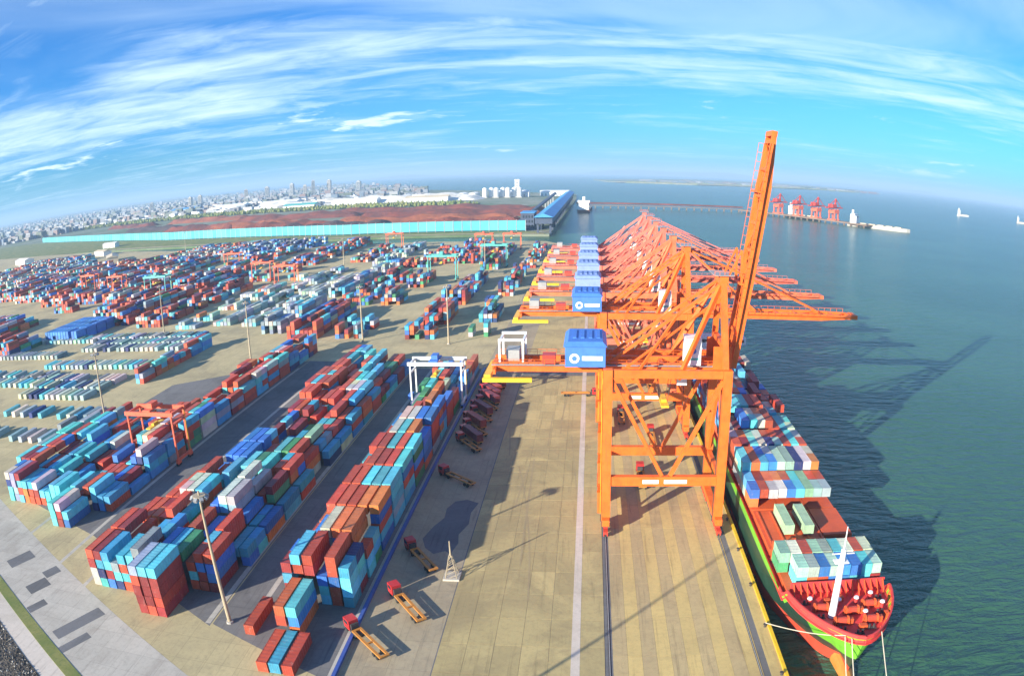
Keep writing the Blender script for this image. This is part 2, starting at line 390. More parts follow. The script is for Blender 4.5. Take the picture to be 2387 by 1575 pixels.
# broken stones on the ballast bed
V, Fc = [], []
for i in range(5200):
    p = Vector(A0) + dd * rng.uniform(-60, 110) + nn * rng.uniform(-19.3, -8.8); r = rng.uniform(.12, .42); b = len(V)
    for k in range(4):
        t = k * 1.57 + rng.uniform(0, 1); V.append((p.x + r * math.cos(t), p.y + r * math.sin(t), .09))
    V.append((p.x + rng.uniform(-.1, .1), p.y, .1 + r * .9)); Fc += [(b, b + 1, b + 4), (b + 1, b + 2, b + 4), (b + 2, b + 3, b + 4), (b + 3, b, b + 4)]
m = MB(); m.v, m.f = V, Fc
mo = m.build('gravel', 'ballast'); mo.data.materials.append(MATS['road_pale']); tag(mo, 'broken grey and brown ballast stones beside the service path', 'gravel', kind='stuff')
for i, p in enumerate(mo.data.polygons): p.material_index = 1 if (i // 4) % 5 == 0 else 0

# ------------------------------------------------------------------ containers
PAL = {'R': (.60, .085, .032), 'M': (.30, .03, .03), 'T': (.12, .58, .68), 'B': (.045, .22, .62), 'W': (.66, .62, .52), 'G': (.06, .30, .12), 'O': (.72, .19, .04),
       'N': (.02, .04, .17), 'P': (.30, .38, .42), 'L': (.38, .58, .44), 'C': (.06, .40, .60)}
CN = {'R': 'brick red', 'M': 'maroon', 'T': 'cyan', 'B': 'blue', 'W': 'white', 'G': 'green', 'O': 'orange', 'N': 'navy', 'P': 'grey', 'L': 'pale green', 'C': 'teal blue'}
BASE = 'RRRRRRMMTTTTTBBBBCCWGOOPN'
def container_mesh(Lc, name):
    m = MB(); w, h = 1.219, 2.59; hl = Lc / 2; y0, y1 = -hl + .06, hl - .03
    # corner posts and rails
    for sx in (-1, 1):
        for y in (-hl, hl - .16): m.box(sx * w - (.16 if sx > 0 else 0), y, 0, sx * w + (.16 if sx < 0 else 0), y + .16, h)
        m.box(sx * w - (.07 if sx > 0 else 0), -hl + .16, 0, sx * w + (.07 if sx < 0 else 0), hl - .16, .16)
        m.box(sx * w - (.07 if sx > 0 else 0), -hl + .16, h - .1, sx * w + (.07 if sx < 0 else 0), hl - .16, h)
    # corrugated side walls
    n = int(Lc / .62)
    for sx in (-1, 1):
        b = len(m.v); ys = np.linspace(-hl + .16, hl - .16, 2 * n + 1)
        for i, y in enumerate(ys):
            x = sx * (w - .025 - (.075 if (i // 2) % 2 else 0)); m.v += [(x, y, .16), (x, y, h - .1)]
        for i in range(2 * n):
            q = (b + 2 * i, b + 2 * i + 2, b + 2 * i + 3, b + 2 * i + 1); m.f.append(q if sx > 0 else q[::-1])
    # roof with shallow ribs
    b = len(m.v); ys = np.linspace(-hl + .1, hl - .1, n + 1)
    for i, y in enumerate(ys): z = h - .02 - (.045 if i % 2 else 0); m.v += [(-w + .05, y, z), (w - .05, y, z)]
    for i in range(n): m.f.append((b + 2 * i, b + 2 * i + 1, b + 2 * i + 3, b + 2 * i + 2))
    m.box(-w + .16, hl - .1, .1, w - .16, hl - .04, h - .06); m.box(-w + .16, -hl + .08, 0, w - .16, -hl + .12, .12)
    m.box(-w + .07, -hl + .16, .05, w - .07, hl - .16, .1); m.box(-w + .16, -hl + .02, h - .12, w - .16, -hl + .12, h - .02)
    return m.mesh(name, 'container_paint')
def door_mesh(Lc):
    m = MB(); hl = Lc / 2; m.box(0.012, -hl + .03, .14, 1.05, -hl + .075, 2.46)
    for x in (.3, .78): m.tube((x, -hl + .015, .16), (x, -hl + .015, 2.44), .035, n=5, caps=False)
    for z in (.75, 1.35, 1.95): m.box(.08, -hl + .01, z - .04, .98, -hl + .03, z + .04)
    return m.mesh('door', 'container_paint')
C40, C20 = container_mesh(12.19, 'container_body_long'), container_mesh(6.06, 'container_body_short')
D40, D20 = door_mesh(12.19), door_mesh(6.06)
D40m, D20m = D40.copy(), D20.copy()
for dm in (D40m, D20m):
    for vtx in dm.vertices: vtx.co.x *= -1
    dm.flip_normals()
H = 2.62
cells = []      # dict per visible container: position, colour, block text
def add_cell(x, y, t, c, size, ctx, z0=0.0, vis=True):
    cells.append(dict(x=x + random.uniform(-.09, .09), y=y + random.uniform(-.22, .22), z=z0 + t * H, c=c, s=size, ctx=ctx, t=t))
def do_block(rows_x, y0, pitch, bays, name, size=40, ref='barrier', z0=0.0, right=1, lowers=BASE, gap20=.28):
    """bays: list of strings such as '.. 5T 3R'; row order runs left to right"""
    Hh = {}; T = {}
    for k, bay in enumerate(bays):
        for i, tok in enumerate(bay.split()):
            if tok[0] != '.': Hh[(k, i)] = int(tok[0]); T[(k, i)] = tok[1]
    nr = len(rows_x)
    for (k, i), h in Hh.items():
        split = random.random() < gap20 and size == 40 and not (name == 'middle block' and k == 0)
        low = random.choice(lowers); pal_ = 'MMR' if (name == 'middle block' and k == 0) else lowers; low = 'M' if pal_ == 'MMR' else low
        for t in range(h):
            top = t == h - 1
            if not (top or Hh.get((k, i + right), 0) <= t or Hh.get((k - 1, i), 0) <= t): continue
            c = T[(k, i)] if top else (low if random.random() < .45 else random.choice(pal_))
            rr = nr - 1 - i if ref == 'barrier' else i
            ctx = (name, rr, k, t, h)
            if split and not (top and h > 4):
                for q, off in ((0, -3.06), (1, 3.06)):
                    cc = c if q == 0 or random.random() < .5 else random.choice(lowers)
                    add_cell(rows_x[i], y0 + k * pitch + off, t, cc, 20, ctx + (q,), z0)
            else: add_cell(rows_x[i], y0 + k * pitch, t, c, size, ctx, z0)
def rnd_bays(n, nr, lo, hi, seed, pal=BASE, empty=.06, drift=.55):
    r = random.Random(seed); out = []; cur = [r.randint(lo, hi) for _ in range(nr)]; col = [r.choice(pal) for _ in range(nr)]
    for k in range(n):
        for i in range(nr):
            if r.random() < drift: cur[i] = r.randint(lo, hi)
            if r.random() < .7: col[i] = r.choice(pal)
        if r.random() < .35:
            c = r.choice('RTBRT'); j = r.randrange(nr); w = r.randint(2, 3)
            for i in range(j, min(nr, j + w)): col[i] = c; cur[i] = cur[j]
        out.append(' '.join('.' if (cur[i] == 0 or r.random() < empty) else '%d%s' % (cur[i], col[i]) for i in range(nr)))
    return out
rows = lambda x0, n, p=2.9: [x0 + i * p for i in range(n)]
A_BAYS = ['. 1R 1C 1R . .', '. 3O 3T . . .', '4M 5T 5R 3B 5R 4C', '3R 4B 5W 5O 5O 3R', '3O 5R 5R 5R 5O 5O', '3R 5R 5R 5T 5T 5T', '3R 4R 5R 5R 5R 5T', '3T 5R 5R 5T 5R 5T',
          '3W 4R 5W 5T 5O 4B', '2R 4B 5W 5W 5B 5B', '. 3G 4R 3G 3N 5B', '1G 3G 3R 4O 2N 4B', '2P 3G 2N 4O 2G 3R', '3G 3T 2B 3W 2N 2B', '2T 3T 3R 2T 1W 3B', '3R 3T 2R 2B 1B 3O', '. 2B 1B 2B 2O 3O']
B1_BAYS = ['5P 5T 5T . . . .', '4B 4C 4G 3R 4R 4R .', '3R 4R 3B 3C 4R 2C 2C', '3C 4B 5W 5W 3B 2C 2B', '3R 3B 5W 4W 3R 4M 2C', '4T 4G 4T 2R 4R 4R 2C', '3R 2T 4T 4G 4R 3R .', '1M 2B 3C 3O 4L 3C 2C',
           '3M 2G 2R 3T 3R 3R 2C', '4M 3R 2C 3R 4R 3R 3C', '2T 4R 4R 3C 4R 4C 3R', '3R 3G 4R 4W 4W 4T 3C', '1G 3R 4R 4T 4T 3R 2M', '3R 3R 4T 3T 4T 3M 2B', '2T 4R 4T 3G 3G 3G 2M', '4T 3T 4T 2G 3R 3R 2B'] 
B2_BAYS = ['4R 4M 4C 3P 4C 4T 5P', '4R 4M 3R 2P 3C 3B 4C', '3R 3R 3O 3R 4R 3C .', '2C 3R 3R 4W 4W 4T .', '2R 2O 3R 4R 3R 3T 4T', '. 1R . 1B 4B 4B 4B', '. . . 1W 4B 4B 4B', '. . 1O . 2R 3M 1T', '. . . . 1W 3T 2M', '. . . . 3M 3R 2G',
           '. . . . 4R 4R 3R', '. . . 4R 4T 4R 4R', '. . . 4R 4R 4T 4R', '. . . 3T 4R 4R 3R', '. . . . 4M 4T 3B', '. . . . 4R 4T 4T']
do_block(rows(-68.5, 6), 110.2, 13.3, A_BAYS, 'quayside block')
do_block(rows(-104.6, 7), 123.6, 13.3, B1_BAYS, 'middle block')
do_block(rows(-125.8, 7, 2.85), 131.5, 13.3, B2_BAYS, 'inner block')
C1_BAYS = ['3T 3W 2T . . .', '3T 2M 3R 3T 2C 2C', '2T 2R 2R 2B 2M 1C', '3B 2M 2T 3B 4W 3B', '3R 4T 4W 4R 3W 3C', '4R 3M 4W 4R 4R 4C', '4R 4R 3R 4R 4T 4B', '3R 2R 3T 3R 2T 3B', '2R 3R 2R 1B 2T 3R', '. 3M 4R 3R 4R 3T', '. 4M 3R 3R 4R 4W', '4R 4M 3R 3B 4R 4W',
           '. 3T 4R 4T 3R 4T', '. . 4T 4W 4R 3B', '. 2B 4B 3T 3R 2B', '. . 4R 4R 3T 4B']
do_block(rows(-164.4, 6), 158.0, 13.3, C1_BAYS, 'western block')
C2_BAYS = ['. . 4W 4P 4M 3T 3C 3W 2T 2T 3T 3T', '4T 4M 4M 4R 3C 3M 3C 2T 3T 2M 2C 1T', '4P 4T 4R 4R 3R 3M 3C 3C 2R 3C 2M 2R', '4T 4T 3R 4R 4T 3C 4T 2M 2B 3C 3W 1B', '. 4P 3T 4T 4T 2W 3T 3R 2T 2R 1T 2R', '. . 2P 3T 4P 2W 1R . 1B 2B . .', '. . . 1R 2O 1O . . . . . .']
do_block(rows(-204.0, 12, 2.95), 170.0, 13.3, C2_BAYS, 'outermost block')
do_block([-231.5, -228.6], 308, 13.3, ['3R 2P', '2W 3T', '3P 2R', '2R 2C', '3R 2C', '3R 3T'], 'isolated row')
# loose boxes
add_cell(-73.6, 121.8, 0, 'R', 40, ('loose', 0, 0, 0, 1))

# ship stowage is added below through ship_cells
ship_bays = []
def ship_bay(y, xs, z, cols, tiers, size, nm):
    ship_bays.append((y, xs, z, cols, tiers, size, nm))
sx0 = 44.6
ship_bay(131.5, rows(45.9, 8, 2.5), 8.2, 'LLBLBBTL', [2] * 8, 20, 'foremost bay')
ship_bay(138.2, rows(43.4, 9, 2.5), 8.2, 'LWRLLTWRW', [2] * 9, 20, 'second bay from the bow')
ship_bay(158, [49.0, 54.0], 8.75, 'LL', [1, 1], 40, 'open hatch')
ship_bay(174.6, rows(43.4, 9, 2.5), 8.2, 'BRWWBTLLL', [2, 2, 2, 2, 2, 2, 2, 2, 2], 40, 'third bay from the bow')
ship_bay(187.0, rows(43.4, 9, 2.5), 8.2, 'TOCBLLNWO', [3, 3, 3, 3, 3, 3, 3, 3, 3], 40, 'fourth bay from the bow')
ship_bay(200.6, rows(43.4, 9, 2.5), 8.2, 'RMTWNLRTR', [3, 3, 3, 3, 3, 3, 3, 3, 3], 40, 'fifth bay from the bow')
ship_bay(214, rows(43.4, 9, 2.5), 8.2, 'WMBTWRRTW', [3, 3, 4, 4, 4, 4, 3, 3, 3], 40, 'sixth bay from the bow')
for q in range(5):
    ship_bay(229 + 13.6 * q, rows(43.4, 9, 2.5), 8.2, ''.join(random.choice('RMWTBNORWM') for _ in range(9)), [random.randint(3, 4) for _ in range(9)], 40, '%s bay from the bow' % ORD[6 + q])
for y, xs_, z, cols, tiers, size, nm in ship_bays:
    for i, x in enumerate(xs_):
        for t in range(tiers[i]):
            top = t == tiers[i] - 1
            if not (top or i == 0 or tiers[i - 1] <= t or nm in ('foremost bay', 'open hatch')): continue
            cc = cols[i] if top else random.choice(BASE)
            if size == 40 and y > 170 and random.random() < .6:
                for q, off in ((0, -3.06), (1, 3.06)): add_cell(x, y + off, t, cc if q == 0 else random.choice('RRWLOTBMWL'), 20, ('ship', i, nm, t, tiers[i], q), z)
            else: add_cell(x, y, t, cc, size, ('ship', i, nm, t, tiers[i]), z)

def tier_word(t, h):
    if t == h - 1: return 'top tier'
    return 'bottom tier' if t == 0 else ORD[t] + ' tier'
def cell_label(c):
    x = c['ctx']
    if x[0] == 'loose': return 'single brick red container lying in the lane near the tall light mast'
    if x[0] == 'ship': return '%s ship container, %s,%s %s row from quay, %s' % (CN[c['c']], x[2].replace('the ', ''), '' if len(x) < 6 else (' near half', ' far half')[x[5]], ORD[x[1]], tier_word(x[3], x[4]))
    half = '' if len(x) < 6 else (' near half' if x[5] == 0 else ' far half')
    return '%s container in %s, %s row from quay, bay %s%s, %s' % (CN[c['c']], x[0], ORD[x[1]], ORD[x[2]], half, tier_word(x[3], x[4]))
cells.sort(key=lambda c: (c['x'] ** 2 + c['y'] ** 2 + (CAM_H - c['z']) ** 2) * (1.6 if c['s'] == 20 else 1.0))
NEAR, FAR = cells[:300], cells[300:]
for c in NEAR:
    l40 = c['s'] == 40; k = random.uniform(.62, 1.15); colr = tuple(min(.9, q * k * random.uniform(.86, 1.14) + .012) for q in PAL[c['c']])
    o = link('shipping_container', C40 if l40 else C20, None, (c['x'], c['y'], c['z'] + .06), random.uniform(-.004, .004), colr)
    tag(o, cell_label(c), 'container', 'containers on the ship' if c['ctx'][0] == 'ship' else 'containers stacked in the yard')
    for dmesh in ((D40, D40m) if l40 else (D20, D20m)): link('door', dmesh, o, color=colr)

boxes = [(c['x'] - 1.21, c['y'] - (6.09 if c['s'] == 40 else 3.03), c['z'] + .05, c['x'] + 1.21, c['y'] + (6.09 if c['s'] == 40 else 3.03), c['z'] + 2.62, tuple(w * random.uniform(.7, 1.1) + .01 for w in PAL[c['c']])) for c in FAR]
def far_block(x0, x1, y0, y1, lo, hi, fill, pal, seed, rp=2.95, bp=13.2, tilt=0.0):
    r = random.Random(seed); y = y0; k = 0; nx = int((x1 - x0) / rp); cur = [r.randint(lo, hi) for _ in range(nx)]
    while y < y1:
        clear = r.random() > fill * .90
        for i in range(nx):
            if r.random() < .5: cur[i] = r.randint(lo, hi)
            if clear or r.random() < .07: continue
            x = x0 + i * rp + tilt * (y - y0)
            for t in range(cur[i]):
                if t < cur[i] - 1 and r.random() < .25 and 0 < i < nx - 1: continue
                c = tuple(w * r.uniform(.82, 1.15) + .01 for w in PAL[r.choice(pal)]); q = r.uniform(.62, 1.12)
                boxes.append((x - 1.21, y, t * H + .05, x + 1.21, y + 12.1, t * H + 2.62, tuple(min(.9, w * q) for w in c)))
        y += bp * (1 if r.random() < .9 else 1.8)
MIX = 'RRRRRMMMTTBBBNNCGOOPWWPRM'; DARKMIX = 'MMRRNNBBCGTPOORMW'; PALE = 'PPWWPLTPPWW'
far_block(-68, -54, 398, 470, 2, 4, .8, 'GTBWNCTO', 1); far_block(-68, -54, 520, 640, 1, 4, .7, DARKMIX, 2); far_block(-66, -50, 690, 880, 1, 4, .75, MIX, 3)
far_block(-104, -84, 392, 620, 2, 4, .8, DARKMIX + 'OT', 4); far_block(-104, -84, 680, 880, 2, 4, .8, DARKMIX + 'GG', 5)
far_block(-148, -128, 395, 470, 1, 3, .6, MIX, 6)
far_block(-180, -157, 395, 640, 2, 4, .92, DARKMIX, 7); far_block(-150, -134, 500, 660, 1, 4, .8, DARKMIX, 8)
far_block(-150, -116, 700, 900, 2, 4, .9, MIX, 9); far_block(-186, -158, 690, 880, 1, 3, .75, MIX, 10)
far_block(-205, -188, 410, 720, 3, 4, .97, 'PPWWPCPB', 11); far_block(-232, -214, 420, 640, 1, 2, .8, PALE, 12); far_block(-224, -206, 720, 900, 2, 3, .8, PALE, 13)
far_block(-258, -242, 425, 700, 1, 2, .8, PALE, 14); far_block(-286, -268, 430, 640, 1, 2, .7, PALE + 'TO', 15)
far_block(-262, -238, 760, 900, 1, 3, .6, MIX, 16); far_block(-330, -298, 700, 960, 2, 4, .85, DARKMIX, 17)
far_block(-330, -304, 440, 650, 2, 4, .9, MIX, 18); far_block(-368, -342, 450, 680, 2, 5, .9, MIX, 19); far_block(-408, -384, 480, 900, 2, 4, .85, MIX, 20)
far_block(-450, -426, 520, 700, 2, 4, .85, MIX, 21); far_block(-496, -468, 520, 820, 2, 4, .88, MIX, 22); far_block(-554, -518, 560, 860, 2, 4, .85, MIX, 23)
far_block(-640, -575, 600, 850, 2, 5, .9, MIX, 24); far_block(-730, -655, 620, 870, 2, 4, .85, MIX, 25); far_block(-850, -750, 700, 920, 2, 4, .8, MIX + PALE, 26)
far_block(-1020, -870, 780, 1050, 2, 4, .7, MIX + PALE, 27); far_block(-480, -380, 880, 1010, 1, 4, .8, 'BBNNCPW', 28); far_block(-620, -500, 900, 1060, 1, 3, .7, PALE + MIX, 29)
far_block(-455, -395, 345, 420, 2, 4, .9, MIX, 30); far_block(-395, -358, 400, 440, 3, 3, 1, 'B', 31); far_block(-560, -470, 380, 470, 2, 4, .9, MIX, 32)
far_block(-330, -240, 300, 400, 1, 1, .75, PALE + 'N', 33, 4.1, 14.5); far_block(-430, -300, 245, 335, 1, 1, .6, PALE + 'NT', 34, 5.3, 15.5); far_block(-285, -215, 200, 300, 1, 1, .4, 'PPNTW', 35, 7.0, 15)
far_block(-300, -238, 258, 300, 1, 1, .9, PALE + 'N', 41, 4.6, 14.5); far_block(-430, -335, 338, 398, 1, 1, .8, PALE, 42, 4.4, 15); far_block(-360, -245, 400, 428, 1, 1, .8, PALE + 'T', 43, 5.2, 15)
far_block(-224, -205, 225, 262, 1, 2, .7, 'CMPO', 36, 3.0)
def box_cloud(name, boxes, mat):
    n = len(boxes); A = np.array([b[:6] for b in boxes]); Cc = np.array([b[6] for b in boxes])
    ix = np.array([[0, 1, 2], [3, 1, 2], [3, 4, 2], [0, 4, 2], [0, 1, 5], [3, 1, 5], [3, 4, 5], [0, 4, 5]])
    V = A[:, ix].reshape(-1, 3); q = np.array([[0, 3, 2, 1], [4, 5, 6, 7], [0, 1, 5, 4], [1, 2, 6, 5], [2, 3, 7, 6], [3, 0, 4, 7]])
    F = (q[None] + (np.arange(n) * 8)[:, None, None]).reshape(-1, 4)
    me = bpy.data.meshes.new(name); me.vertices.add(len(V)); me.vertices.foreach_set('co', V.ravel())
    me.loops.add(F.size); me.loops.foreach_set('vertex_index', F.ravel().astype(np.int32)); me.polygons.add(len(F))
    me.polygons.foreach_set('loop_start', np.arange(len(F), dtype=np.int32) * 4); me.update(calc_edges=True)
    ca = me.color_attributes.new('Col', 'FLOAT_COLOR', 'CORNER'); c4 = np.ones((F.size, 4), np.float32); c4[:, :3] = np.repeat(Cc, 24, axis=0); ca.data.foreach_set('color', c4.ravel())
    me.materials.append(MATS[mat]); me.validate(); me.shade_flat(); return link(name, me)
tag(box_cloud('container_stacks', boxes, 'stack_paint'), 'mass of red, blue, navy and pale containers filling the yard beyond the near blocks', 'container stacks', kind='stuff')

# ------------------------------------------------------------------ ship-to-shore cranes
def sts_crane(raised):
    root = thing('quay_crane', 'x', 'crane'); O = 'crane_orange'
    for x in (0, 30):
        for s in (-1, 1):
            MB().bar((x, s * 10.5, 3.4), (x, s * 10.5, 44.6), 2.3, 2.1).build('leg', O, root)
            bg_ = MB()
            for k in range(4): bg_.bar((x - .45, s * 10.5 - 4.6 + k * 2.6, .95), (x - .45, s * 10.5 - 3.0 + k * 2.6, .95), .25, .8); bg_.bar((x + .45, s * 10.5 - 4.6 + k * 2.6, .95), (x + .45, s * 10.5 - 3.0 + k * 2.6, .95), .25, .8)
            bg_.box(x - .6, s * 10.5 - 4.8, 1.2, x + .6, s * 10.5 - .4, 1.9).box(x - .6, s * 10.5 + .1, 1.2, x + .6, s * 10.5 + 4.5, 1.9).box(x - .5, s * 10.5 - 2.6, 1.9, x + .5, s * 10.5 + 2.4, 2.6)
            bo = bg_.build('bogie', 'crane_red', root)
            for k in range(4): MB().tube((x - .3, s * 10.5 - 3.9 + k * 2.6, .62), (x + .3, s * 10.5 - 3.9 + k * 2.6, .62), .45, n=12).build('wheel', 'dark_steel', bo)
        MB().box(x - .95, -13.5, 2.61, x + .95, 13.5, 4.4).build('sill_beam', O, root)
        MB().box(x - .8, -9.4, 42.3, x + .8, 9.4, 44.55).build('top_cross_beam', O, root)
        MB().box(x - .6, -9.4, 14.0, x + .6, 9.4, 15.4).build('side_tie', O, root)
        for q in (-1, 1): MB().bar((x, q * 9.6, 16.0), (x, 0, 39.4), .7, up=(1, 0, 0)).build('brace', O, root)
        for q in (-1, 1): MB().tube((x - 1.3, q * 10.5 + .5, 5), (x - 1.3, q * 10.5 + .5, 43), .12, n=5, caps=False).build('cable_conduit', 'dark_steel', root)
    for s in (-1, 1):
        pb = MB().box(1.2, s * 10.5 - .8, 13.4, 28.8, s * 10.5 + .8, 16.0).build('portal_beam', O, root)
        if s < 0:
            for (a, b) in ((9.4, 13.6), (15.0, 21.0)): MB().box(a, -11.33, 14.1, b, -11.305, 15.2).build('white_sign', 'white_paint', pb)
        MB().box(1.2, s * 10.5 - .6, 42.4, 28.8, s * 10.5 + .6, 44.5).build('upper_beam', O, root)
        MB().bar((1.0, s * 10.5, 41.8), (14.4, s * 10.5, 16.1), .95, up=(0, 1, 0)).build('brace', O, root)
        MB().bar((29.0, s * 10.5, 41.8), (16.6, s * 10.5, 16.1), .95, up=(0, 1, 0)).build('brace', O, root)
        MB().box(-29.5, s * 3.6 - .65, 43.2 + 1.4, 32.0, s * 3.6 + .65, 47.0).build('girder', O, root)
        # a-frame
        MB().bar((29.6, s * 10.0, 44.6), (29.0, s * 3.4, 68.5), 1.5, 1.6).build('mast_leg', O, root)
        MB().bar((17.5, s * 10.4, 44.6), (28.2, s * 3.4, 67.2), 1.0, 1.0).build('mast_strut', O, root)
        MB().bar((28.4, s * 3.2, 67.6), (0.6, s * 3.6, 47.3), .75, .75).build('backstay', O, root)
        MB().box(26.9, s * 5.6 - .1, 44.65, 31.8, s * 5.6 + .1, 52.0).build('mast_panel', O, root)
        hr = MB()
        for i in range(24): hr.box(-29 + i * 2.6, s * 5.4 - .05, 46.7, -28.9 + i * 2.6, s * 5.4 + .05, 48.1)
        hr.box(-29, s * 5.4 - .05, 48.05, 31, s * 5.4 + .05, 48.15).box(-29, s * 5.4 - .04, 47.4, 31, s * 5.4 + .04, 47.48)
        wk = MB().box(-29.5, s * 4.9 - .6, 46.55, 31.5, s * 4.9 + .6, 46.68).build('walkway', 'grey_steel', root); tag(hr.build('handrail', 'crane_orange', wk), kind='stuff')
    for x in (-29.0, -20, -10, 6, 14, 24): MB().box(x - .5, -2.95, 44.9, x + .5, 2.95, 46.6).build('girder_tie', O, root)
    for q in (-1, 1): MB().bar((6.0, q * 10.4, 44.4), (17.2, q * 6.6, 60.2), .55).build('mast_strut', O, root); MB().bar((0.4, q * 9.8, 44.2), (28.0, q * 4.2, 64.0), .5).build('backstay', O, root)
    for q in (14.0, 21.0): MB().box(q - .3, -3.4, 44.6 + (q - .6) * .73 + 2.2, q + .3, 3.4, 44.6 + (q - .6) * .73 + 2.7).build('stay_tie', O, root)
    MB().box(28.0, -4.2, 67.8, 30.2, 4.2, 70.0).build('mast_head', O, root)
    pl = MB().box(26.4, -5.0, 70.0, 31.6, 5.0, 70.15).build('head_platform', 'grey_steel', root)
    h_ = MB()
    for sy in (-5, 5):
        h_.box(26.4, sy - .04, 71.1, 31.6, sy + .04, 71.2)
        for q in range(5): h_.box(26.4 + q * 1.28, sy - .04, 70.15, 26.5 + q * 1.28, sy + .04, 71.1)
    tag(h_.build('handrail', 'crane_orange', pl), kind='stuff')
    for z in (52, 60): 
        w = 10.0 - (z - 44.6) / 23.9 * 6.6; MB().box(28.6, -w + .6, z, 29.9, w - .6, z + 1.2).build('mast_tie', O, root)
    # machinery house
    ho = MB().box(-10.6, -9.0, 47.2, -0.6, 7.5, 52.4).build('machinery_house', 'crane_blue', root)
    rf = MB(); rf.v = [(-11.0, -9.4, 52.4), (-.2, -9.4, 52.4), (-.2, 7.9, 52.4), (-11.0, 7.9, 52.4), (-9.9, -8.2, 53.5), (-1.3, -8.2, 53.5), (-1.3, 6.7, 53.5), (-9.9, 6.7, 53.5)]
    rf.f = [(0, 3, 2, 1), (4, 5, 6, 7), (0, 1, 5, 4), (1, 2, 6, 5), (2, 3, 7, 6), (3, 0, 4, 7)]; r_ = rf.build('roof', 'crane_blue', ho)
    for i in range(4): MB().box(-8.8 + i * 2.0, -4.5, 53.5, -7.9 + i * 2.0, 4.5, 53.75).build('roof_vent', 'crane_blue', r_)
    em = MB().tube((-8.3, -9.06, 49.4), (-8.3, -9.02, 49.4), 1.25, n=20).build('emblem', 'white_paint', ho)
    MB().tube((-8.3, -9.10, 49.4), (-8.3, -9.065, 49.4), .62, n=16).build('emblem_ring', 'crane_blue', em)
    MB().box(-6.4, -9.05, 48.9, -1.3, -9.02, 50.0).build('lettering_stripe', 'white_paint', ho)
    for i in range(3): MB().box(-10.63, -6 + i * 4.2, 49.8, -10.6, -4.2 + i * 4.2, 51.2).build('window', 'window_glass', ho)
    # trolley, cab, ropes and spreader
    tr = MB().box(12.0, -3.0, 43.6, 18.0, 3.0, 44.55).box(12.6, -2.6, 43.2, 17.4, 2.6, 43.6).build('trolley', 'crane_red', root)
    MB().box(18.4, -1.3, 40.4, 21.0, 1.3, 43.2).build('operator_cab', 'white_paint', tr); MB().box(18.3, -1.15, 40.7, 21.1, 1.15, 41.9).build('cab_window', 'window_glass', tr)
    for sx in (13.2, 16.8):
        for sy in (-2.2, 2.2): MB().tube((sx, sy, 43.2), (15 + (sx - 15) * .5, sy, 36.4), .07, n=4, caps=False).build('hoist_rope', 'dark_steel', root)
    MB().box(14.0, -6.0, 35.7, 16.0, 6.0, 36.2).box(14.3, -2.5, 36.2, 15.7, 2.5, 36.8).build('spreader', 'yellow_paint', root)
    # white electrical cabinet on the girder
    cb = MB().box(19.6, -6.6, 47.2, 23.6, -1.0, 54.2).build('electrical_cabinet', 'white_paint', root)
    MB().tube((21.6, -6.66, 51.0), (21.6, -6.61, 51.0), .75, n=16).build('emblem', 'crane_blue', cb); MB().box(20.2, -6.64, 48.6, 23.0, -6.61, 49.2).build('lettering_stripe', 'rtg_teal', cb)
    # backreach end platform in yellow, hangers, service gantry
    for q in (-8.6, 7.4): MB().box(-31.5, q, 43.0, -19.0, q + 1.2, 44.0).build('end_platform', 'yellow_paint', root)
    MB().box(-31.3, -7.4, 43.1, -29.6, 7.4, 44.6).build('end_beam', 'yellow_paint', root)
    MB().box(-29.0, -7.3, 44.7, -28.3, 7.3, 46.0).build('end_cross', O, root)
    sg = MB()
    for sx in (-27.5, -21.5):
        for sy in (-4.2, 4.2): sg.box(sx - .25, sy - .25, 47.0, sx + .25, sy + .25, 52.0)
        sg.box(sx - .3, -4.5, 52.0, sx + .3, 4.5, 52.6)
    for sy in (-4.2, 4.2): sg.box(-27.8, sy - .3, 52.6, -21.2, sy + .3, 53.2)
    if raised: tag(sg.build('service_gantry', 'rtg_white', root), kind='stuff')
    MB().box(-26.0, -2.5, 47.0, -22.6, 2.5, 49.8).build('winch_box', 'grey_steel', root)
    MB().box(-16.5, -5.4, 47.0, -13.2, -1.8, 49.2).build('motor_box', 'crane_red', root)
    # zig-zag stair on the landside leg
    st = MB()
    for k in range(9):
        z0 = 4.5 + k * 4.3; a, b = (-9.2, -5.0) if k % 2 == 0 else (-5.0, -9.2); st.bar((-1.75, a, z0), (-1.75, b, z0 + 4.3), .9, .22); st.box(-2.3, min(b, b) - .6, z0 + 4.25, -1.2, b + .6, z0 + 4.35)
    tag(st.build('stair', 'crane_orange', root), kind='stuff')
    ld = MB()
    for sx in (-.3, .3): ld.box(-1.45, -10.5 + sx - .05, 5, -1.35, -10.5 + sx + .05, 44)
    for k in range(60): ld.box(-1.43, -10.8, 5.2 + k * .64, -1.37, -10.2, 5.27 + k * .64)
    tag(ld.build('ladder', 'yellow_paint', root), kind='stuff')
    MB().tube((-1.3, 4, 8.2), (-2.2, 4, 8.2), 2.0, n=18).build('cable_reel', 'crane_red', root)
    # boom
    hx, hz_ = 32.2, 45.8; ang = R(81.5) if raised else 0.0; LB = 61.5
    def T(s, y, n): return (hx + s * math.cos(ang) - n * math.sin(ang), y, hz_ + s * math.sin(ang) + n * math.cos(ang))
    upv = (-math.sin(ang), 0, math.cos(ang)); boom = None
